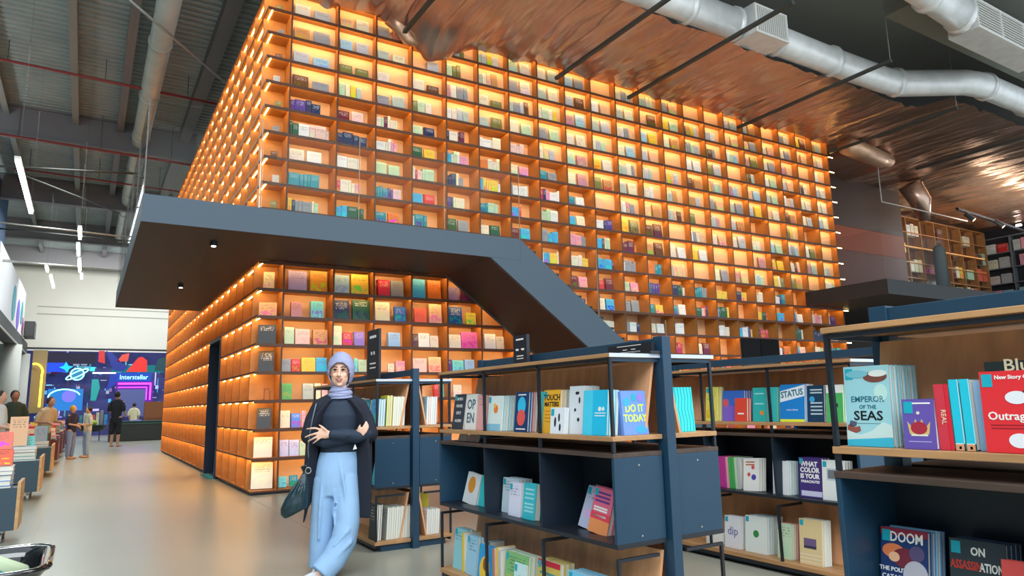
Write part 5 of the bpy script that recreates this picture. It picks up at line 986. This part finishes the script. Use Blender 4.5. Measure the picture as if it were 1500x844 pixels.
# ================================================================ PEOPLE FAR DOWN THE HALL
hairm = mat('black_hair', (26, 22, 22), .6)
def far_person(x, y, h, face, label, shirt, legs, skin_c=(190, 140, 110), long_legs=True, hair=True, arm=0, lean=0, bare=False, hat=None):
    t = thing('person', label, 'person', (x, y, 0), face); k = h / 1.7
    sk = mat('skin_%d_%d' % (skin_c[0], skin_c[1]), skin_c, .6); sh = mat('cloth_%d_%d_%d' % shirt, shirt, .8); lg = mat('cloth_%d_%d_%d' % legs, legs, .8)
    S = lambda p: (p[0] * k, p[1] * k - lean * max(0, p[2] - .9) * k, p[2] * k)
    def tb(b, pts, rad, n=12): b.tube([S(p) for p in pts], [r * k if not isinstance(r, tuple) else (r[0] * k, r[1] * k) for r in rad], n)
    b = MB()
    tb(b, [(0, 0, .9), (0, 0, 1.15), (0, 0, 1.38)], [(.13, .10), (.14, .10), (.15, .09)]); tb(b, [(0, 0, 1.38), (0, -.01, 1.5)], [.055, .05])
    c = S((0, -.01, 1.585)); b.ell(c, .075 * k, .095 * k, .115 * k, 16, 10); b.ell((c[0], c[1] - .085 * k, c[2] - .02 * k), .014 * k, .02 * k, .02 * k, 8, 6)
    for s_ in (-1, 1):
        tb(b, [(s_ * .09, 0, .9), (s_ * .095, -.01, .5), (s_ * .1, .01, .09)], [.085, .058, .04]); tb(b, [(s_ * .1, .03, .04), (s_ * .11, -.14, .035)], [.04, .035])
        fy = -.28 * arm; tb(b, [(s_ * .17, 0, 1.38), (s_ * .22, .02 - .02 * arm, 1.12), (s_ * .21 - s_ * .05 * arm, -.05 + fy, .92 + .18 * arm), (s_ * .20 - s_ * .06 * arm, -.07 + fy * 1.2, .86 + .2 * arm)], [.048, .042, .034, .03])
        for q in range(4): tb(b, [(s_ * .20 - s_ * .06 * arm + (q - 1.5) * .018, -.07 + fy * 1.2, .85 + .2 * arm), (s_ * .20 - s_ * .06 * arm + (q - 1.5) * .022, -.09 + fy * 1.3, .78 + .2 * arm)], [.009, .007], 6)
    o = obj('body', b, sk, t, smooth=True, local=True, fixn=True); remesh(o, .016 * k, 2)
    b = MB(); tb(b, [(0, 0, .84), (0, 0, 1.0), (0, 0, 1.2), (0, 0, 1.39)], [(.16, .12), (.155, .12), (.165, .12), (.165, .10)], 16)
    for s_ in (-1, 1): tb(b, [(s_ * .15, 0, 1.38), (s_ * .215, .01, 1.24), (s_ * .225, .01, 1.14)], [.06, .062, .06])
    o = obj('shirt', b, sh, t, smooth=True, local=True, fixn=True); remesh(o, .018 * k, 2)
    b = MB(); zb = .12 if long_legs else .45; tb(b, [(0, 0, .95), (0, 0, .8)], [(.155, .115), (.165, .12)], 16)
    for s_ in (-1, 1): tb(b, [(s_ * .09, 0, .85), (s_ * .10, -.01, .5 if long_legs else .6), (s_ * .105, .01, zb)], [.098, .082 if long_legs else .095, .065 if long_legs else .09])
    o = obj('trousers', b, lg, t, smooth=True, local=True, fixn=True); remesh(o, .018 * k, 2)
    if hair:
        b = MB(); b.ell((c[0], c[1] + .022 * k, c[2] + .028 * k), .085 * k, .095 * k, .105 * k, 16, 10); obj('hair', b, mat('cloth_%d_%d_%d' % hat, hat, .8) if hat else hairm, t, smooth=True, local=True, fixn=True)
    return t
far_person(-1.08, 18.9, 1.98, math.radians(150), 'man in black T-shirt and shorts seen from behind beside the dark bench', (24, 28, 38), (26, 28, 36), (196, 150, 126), False, arm=.5)
far_person(-3.40, 7.85, 1.74, math.radians(15), 'dark haired man in dark green top and white stripes behind the left tables', (36, 52, 40), (50, 60, 80), (150, 100, 80), arm=.6)
far_person(-2.86, 8.4, 1.60, math.radians(40), 'person in beige top bending over the left tables', (190, 172, 140), (70, 60, 56), (176, 130, 104), arm=1, lean=.25, hat=(70, 40, 46))
far_person(-2.36, 12.2, 1.44, math.radians(60), 'woman in dark blue with a yellow headband near the far table', (38, 36, 62), (120, 140, 180), (200, 150, 120), arm=.8, hat=(196, 150, 40))
far_person(-1.98, 12.6, 1.40, math.radians(-70), 'person in pale patterned shirt reading a red book at the far table', (196, 204, 190), (150, 170, 196), (200, 150, 120), arm=1)
far_person(-.05, 27.6, 1.66, math.radians(170), 'person in cream shirt behind the dark bench', (232, 226, 190), (150, 150, 160), (200, 160, 130), arm=.3)
far_person(-3.30, 3.5, 1.62, math.radians(70), 'person in white at the left edge of the picture', (206, 222, 232), (40, 44, 70), (212, 166, 140), arm=.8)
# bench and far table
t = thing('bench', 'long dark green-black bench block at the far end of the aisle', 'bench', (.3, 24.3, 0))
obj('base', MB().box(-1.14, 1.85, 24, 24.9, 0, .72), mat('dark_bench', (48, 54, 54), .4), t, bevel=.02); obj('seat_edge', MB().box(-1.16, 1.87, 23.98, 24.92, .722, .77), mat('green_bench_edge', (70, 104, 92), .35), t); obj('cushion', MB().box(-1.1, 1.8, 24.06, 24.86, .772, .86), mat('bench_cushion', (36, 66, 66), .5), t, bevel=.02)
small_book(-.1, 24.2, .865, .35, .03, .3, 'blue', 0, 1.45, label='bright blue magazine lying on the dark bench')
t = thing('display_bin', 'low round black bin of bright goods left of the man in black', 'bin', (-1.75, 26, 0))
obj('bowl', MB().loft([vr((-1.75, 26, .42), .38, .3), vr((-1.75, 26, .5), .5, .4), vr((-1.75, 26, .68), .6, .48), vr((-1.75, 26, .70), .6, .48)], 24), BLACK, t, smooth=True)
for s_ in (-1, 1): obj('leg', MB().box(-1.75 + s_ * .3 - .02, -1.75 + s_ * .3 + .02, 25.98, 26.02, 0, .43), BLACK, t)
tag(obj('lime_bag', MB().ell((-1.72, 25.9, .80), .16, .12, .12), mat('lime_bag', (150, 190, 40), .5), smooth=True), 'lime green bag lying in the round black bin', 'bag')
for i in range(7): small_book(-2.2 + i * .16, 26.2 + .1 * (i % 2), .705, .12, .08, .45 + .1 * (i % 3), ['teal', 'white', 'pale blue', 'coral', 'cream', 'grey', 'sky blue'][i], label='%s boxed goods standing in the round black bin' % ['teal', 'white', 'pale blue', 'coral', 'cream', 'grey', 'sky blue'][i], name='boxed_item')
# ================================================================ BOOK CARTS ON THE LEFT
cnav = mat('cart_slate_panel', (52, 74, 86), .5); cwood = wood('cart_pine_edge', (196, 156, 108), (1, 1, 5)); redc = mat('maroon_panel', (96, 40, 36), .5)
def cart(x1, y0, L, h, label, m=cnav, w=1.15):
    t = thing('book_cart', label, 'cart', (x1 - w / 2, y0 + L / 2, 0))
    obj('end_panel', MB().box(x1 - w, x1 - .03, y0, y0 + .03, .12, h), m, t); obj('end_panel', MB().box(x1 - w, x1 - .03, y0 + L - .03, y0 + L, .12, h), m, t)
    obj('side_panel', MB().box(x1 - .028, x1, y0, y0 + L, .12, h + .05), cwood if m is cnav else m, t); obj('side_panel', MB().box(x1 - w - .03, x1 - w - .002, y0, y0 + L, .12, h + .05), cwood, t)
    obj('tray', MB().box(x1 - w, x1 - .03, y0 + .032, y0 + L - .032, h - .25, h - .02), m, t)
    for sx in (x1 - w + .1, x1 - .14):
        for sy in (y0 + .1, y0 + L - .1):
            c_ = obj('caster', MB().cyl((sx - .015, sy, .045), (sx + .015, sy, .045), .045, 12), mat('caster_grey', (150, 154, 156), .4), t)
            obj('caster_bracket', MB().box(sx - .03, sx + .03, sy - .02, sy + .02, .092, .119), steel, c_)
    return t
CL = ['nearest slate book cart at the left edge, blue books on its end', 'second slate book cart with turquoise books on top', 'third slate book cart down the left row', 'fourth cart down the left row, maroon sided', 'fifth cart down the left row, maroon sided', 'sixth cart down the left row, maroon sided', 'seventh cart, last of the left row']
CY = [(-2.25, .55, .52), (1.7, .95, .56), (6.0, 1.3, .57), (9.6, 1.7, .60), (13.0, 1.8, .62), (16.4, 1.8, .64), (19.8, 1.8, .65)]
CT = [['cornflower blue', 'sky blue', 'lavender', 'light blue', 'blush pink', 'coral'], ['aqua', 'teal', 'aqua', 'silver', 'light blue', 'grey'], ['grey', 'navy', 'silver', 'cream', 'teal', 'grey'], ['maroon', 'silver', 'pink', 'cream', 'red', 'ivory'], ['cream', 'maroon', 'grey', 'olive', 'pink', 'white'], ['red', 'ivory', 'grey', 'teal', 'yellow', 'pink'], ['white', 'orange', 'blue', 'cream', 'pink', 'grey']]
for i, (y, L, h) in enumerate(CY):
    cart(-2.58, y, L, h, CL[i], cnav if i < 3 else redc)
    top = h - .02 + .001; near = ['nearest', 'second', 'third', 'fourth', 'fifth', 'sixth', 'seventh'][i]
    if i >= 3:      # far carts: too small to pick single books apart
        m = MB(); cc = []
        for px in range(3):
            z = h - .018
            for k in range(4):
                n0 = len(m.f); xx = -2.80 - px * .33 + .012 * ((k * 5 + px) % 3); m.box(xx - .14, xx + .14, y + .06, y + .30, z, z + .045, 0); z += .047; cc += [CT[i][(k + px) % 6]] * 6
            for q in range(3):
                n0 = len(m.f); xx = -2.80 - px * .33; m.box(xx - .11, xx + .11, y + .45 + q * .4, y + .57 + q * .4, h - .018, h + .22 + .06 * ((q + px) % 3), 0); cc += [CT[i][(q + px + 2) % 6]] * 6
        m.c = [(*lin(PAL[c]), .5) for c in cc]
        tag(obj('cart_books', m, COVERA), 'jumble of small books on the %s left cart' % near, 'book', kind='stuff'); continue
    # flat piles at the near end, upright rows behind
    for px in range(3 if i < 3 else 2):
        z = h - .018
        for k in range(5 if i < 2 else 3):
            c = CT[i][(k + px) % 6]; th = .035 + .01 * ((k + px) % 3)
            o = small_book(-2.80 - px * .33, y + .30 + .012 * ((k * 7 + px) % 3), z + th, .28, th, .24, c, 0, -PI / 2, label='%s book, %s up in pile %s on the %s left cart' % (c, POS[k], ['right', 'middle', 'left'][px], near), group='flat piles on the left carts')
            o.rotation_euler = (PI / 2, 0, 0) ; o.location = (-2.80 - px * .33, y + .06 + .24 + .01 * (k % 3), z); o.rotation_euler = (PI / 2, 0, random.uniform(-.05, .05))
            z += th + .002
    for q in range(6):
        c = CT[(i + q) % 7][q % 6]; yy = y + .40 + (q // 3) * .45; xx = -2.82 - (q % 3) * .33
        if yy > y + L - .25 or (i > 3 and q > 2): continue
        small_book(xx, yy, h - .018, .22, .12, .30 + .07 * ((q + i) % 3), c, 0, .18, label='%s book standing, %s from the aisle, %s row of the %s left cart' % (c, POS[q % 3], POS[q // 3], near), group='upright books on the left carts')
small_book(-2.80, -2.14, .733, .25, .09, .15, 'coral', 0, .06, label='large coral red book standing on the nearest left cart, lower'); small_book(-2.80, -2.12, .886, .22, .05, .17, 'coral', 0, .2, label='coral red book above the lower coral one on the nearest left cart')
small_book(-2.90, 1.84, .775, .22, .05, .42, 'peach', 0, .08, label='salmon and yellow board book standing high behind the left carts')
# second row of carts further left
for i, y in enumerate((2.5, 7.0, 11.5)):
    cart(-4.35, y, 2.2, .62, ['back row cart behind the nearest left carts', 'second back row cart on the left', 'third back row cart on the left', 'fourth back row cart on the left'][i], cnav, 1.0)
    for q in range(6):
        c = LOW[(q * 5 + i * 3) % 18]; small_book(-4.55 - (q % 3) * .28, y + .3 + (q // 3) * .55, .603, .2, .14, .36 + .08 * (q % 3), c, 0, .15, label='%s book, %s from the aisle, %s row of the %s back row cart' % (c, POS[q % 3], POS[q // 3], ['first', 'second', 'third', 'fourth'][i]), group='books on the back row carts')
# black basket at the bottom left corner
t = thing('basket', 'glossy black plastic basket at the bottom left corner', 'basket', (-2.6, -6.4, 0)); gb = mat('gloss_black_plastic', (16, 16, 18), .08, coat=1)
def rr(x0, x1, y0, y1, r, z, n=6):
    pts = []
    for cx, cy, a0 in ((x1 - r, y1 - r, 0), (x0 + r, y1 - r, PI / 2), (x0 + r, y0 + r, PI), (x1 - r, y0 + r, 1.5 * PI)):
        for i in range(n + 1): a = a0 + PI / 2 * i / n; pts.append((cx + r * math.cos(a), cy + r * math.sin(a), z))
    return pts
def shell(x0, x1, y0, y1, r, levels):
    m = MB(); n = 28
    for (ins, z) in levels: m.v += rr(x0 + ins, x1 - ins, y0 + ins, y1 - ins, max(.01, r - ins * .5), z)
    for k in range(len(levels) - 1):
        for i in range(n): j = (i + 1) % n; m.face((k * n + i, k * n + j, (k + 1) * n + j, (k + 1) * n + i))
    m.face([i for i in reversed(range(n))]); return m
bx = (-2.85, -2.20, -6.75, -5.98)
obj('tub', shell(*bx, .14, [(.12, .0), (.11, .03), (.06, .3), (.03, .46), (.0, .5), (.0, .515), (.012, .52), (.035, .515), (.05, .46), (.08, .3), (.13, .035)]), gb, t, smooth=True)
obj('rim', MB().tube([V(p) for p in rr(bx[0] - .004, bx[1] + .004, bx[2] - .004, bx[3] + .004, .145, .51)] + [V(rr(bx[0] - .004, bx[1] + .004, bx[2] - .004, bx[3] + .004, .145, .51)[0])], [.014] * 29, 8, round_=False), gb, t, smooth=True)
for i, (x, y, c, r_) in enumerate(((-2.50, -6.2, (150, 178, 140), .11), (-2.42, -6.35, (190, 206, 170), .10), (-2.6, -6.3, (40, 120, 160), .09), (-2.5, -6.5, (60, 140, 150), .1))):
    b = MB(); b.tube([(x - r_, y - .1, .40), (x, y, .46 + .01 * i), (x + r_, y + .08, .42)], [(.05, .03), (.075, .035), (.05, .03)], 12); tag(obj('folded_bag', b, mat('bag_%d_%d_%d' % c, c, .6), smooth=True), ['sage green folded bag in the black basket', 'pale green folded bag at the front of the black basket', 'blue folded bag in the black basket', 'teal folded bag deep in the black basket'][i], 'bag')
# ================================================================ UPPER RIGHT BOOKSHELVES
shw = wood('upper_shelf_oak', (190, 134, 84), (2, 2, 2)); bks = ['white', 'cream', 'yellow', 'ivory', 'coral', 'pale green', 'silver', 'teal', 'maroon', 'pink']
def wall_shelf(axis, a0, a1, fixed, z0, z1, nc, nr, m, label, skip=()):
    t = thing('wall_bookcase', label, 'bookcase', ((a0 + a1) / 2 if axis == 'x' else fixed, fixed if axis == 'x' else (a0 + a1) / 2, z0)); d = .32
    def B(u0, u1, zz0, zz1, dd0=0, dd1=d):
        return MB().box(u0, u1, fixed - dd1, fixed - dd0, zz0, zz1) if axis == 'x' else MB().box(fixed - dd1, fixed - dd0, u0, u1, zz0, zz1)
    for r in range(nr + 1): z = z0 + (z1 - z0) * r / nr; obj('shelf', B(a0, a1, z, z + .035), m, t)
    for c in range(nc + 1): a = a0 + (a1 - a0) * c / nc; obj('divider', B(a - .018, a + .018, z0 + .036, z1 - .001, 0, d - .004), m, t)
    return t
def shelf_books(axis, a0, a1, fixed, z0, z1, nc, nr, cols, name, fill=.75):
    for r in range(nr):
        zz = z0 + (z1 - z0) * r / nr + .0365
        for c in range(nc):
            if random.random() > fill: continue
            u0 = a0 + (a1 - a0) * c / nc + .08; n = random.randint(1, 3); wd = (a1 - a0) / nc - .16
            for k in range(n):
                w_ = min(.5, wd / n * .85); u = u0 + (k + .5) * wd / n; col = random.choice(cols); hh = (z1 - z0) / nr * random.uniform(.45, .72)
                lb = '%s bundle, %s in the %s bay, %s shelf of the %s' % (col, POS[k], POS[c], POS[r], name)
                if axis == 'x': small_book(u, fixed - .28, zz, w_, .2, hh, col, '-y', label=lb, group='bundles on the ' + name, name='book_bundle')
                else: small_book(fixed - .28, u, zz, w_, .2, hh, col, '-x', label=lb, group='bundles on the ' + name, name='book_bundle')
wall_shelf('x', 20.6, 29.4, 3.3, 4.3, 7.75, 9, 6, shw, 'tall oak wall bookcase on the upper floor right of the copper pillar')
shelf_books('x', 20.6, 29.4, 3.3, 4.3, 7.75, 9, 5, ['white', 'cream', 'yellow', 'ivory', 'coral', 'pale green', 'brown'], 'oak wall bookcase', .6)
wall_shelf('y', -5.0, 3.2, 29.88, 4.3, 7.5, 8, 5, mat('grey_shelf', (120, 126, 134), .5), 'grey wall bookcase at the far right of the upper floor')
shelf_books('y', -5.0, 3.2, 29.88, 4.3, 7.5, 8, 5, ['white', 'silver', 'pink', 'pale blue', 'ivory', 'red'], 'grey wall bookcase', .85)
wl = emis('shelf_lamp', (255, 176, 96), 2.2)
for i, z in enumerate((4.95, 5.55, 6.15, 6.75)):
    tag(obj('shelf_light', MB().box(21, 29.2, 2.99, 3.0, z - .095, z - .085), wl), ['lowest', 'second', 'third', 'top'][i] + ' amber light strip of the oak wall bookcase', 'light')
tag(obj('ceiling_lamp', MB().cyl((28.9, 1.5, 7.75), (28.9, 1.5, 7.7), .1, 12), emis('white_lamp', (255, 250, 240), 12)), 'small white ceiling lamp above the grey wall bookcase', 'light')
tag(obj('hanging_coat', MB().loft([vr((24.9, 2.6, 3.795), .45, .15), vr((24.9, 2.6, 5.8), .40, .15), vr((24.9, 2.6, 6.6), .36, .14), vr((24.9, 2.6, 6.75), .1, .08)], 16), mat('dark_teal_cloth', (40, 54, 60), .8), smooth=True), 'dark standing banner cloth before the oak wall bookcase', 'banner')
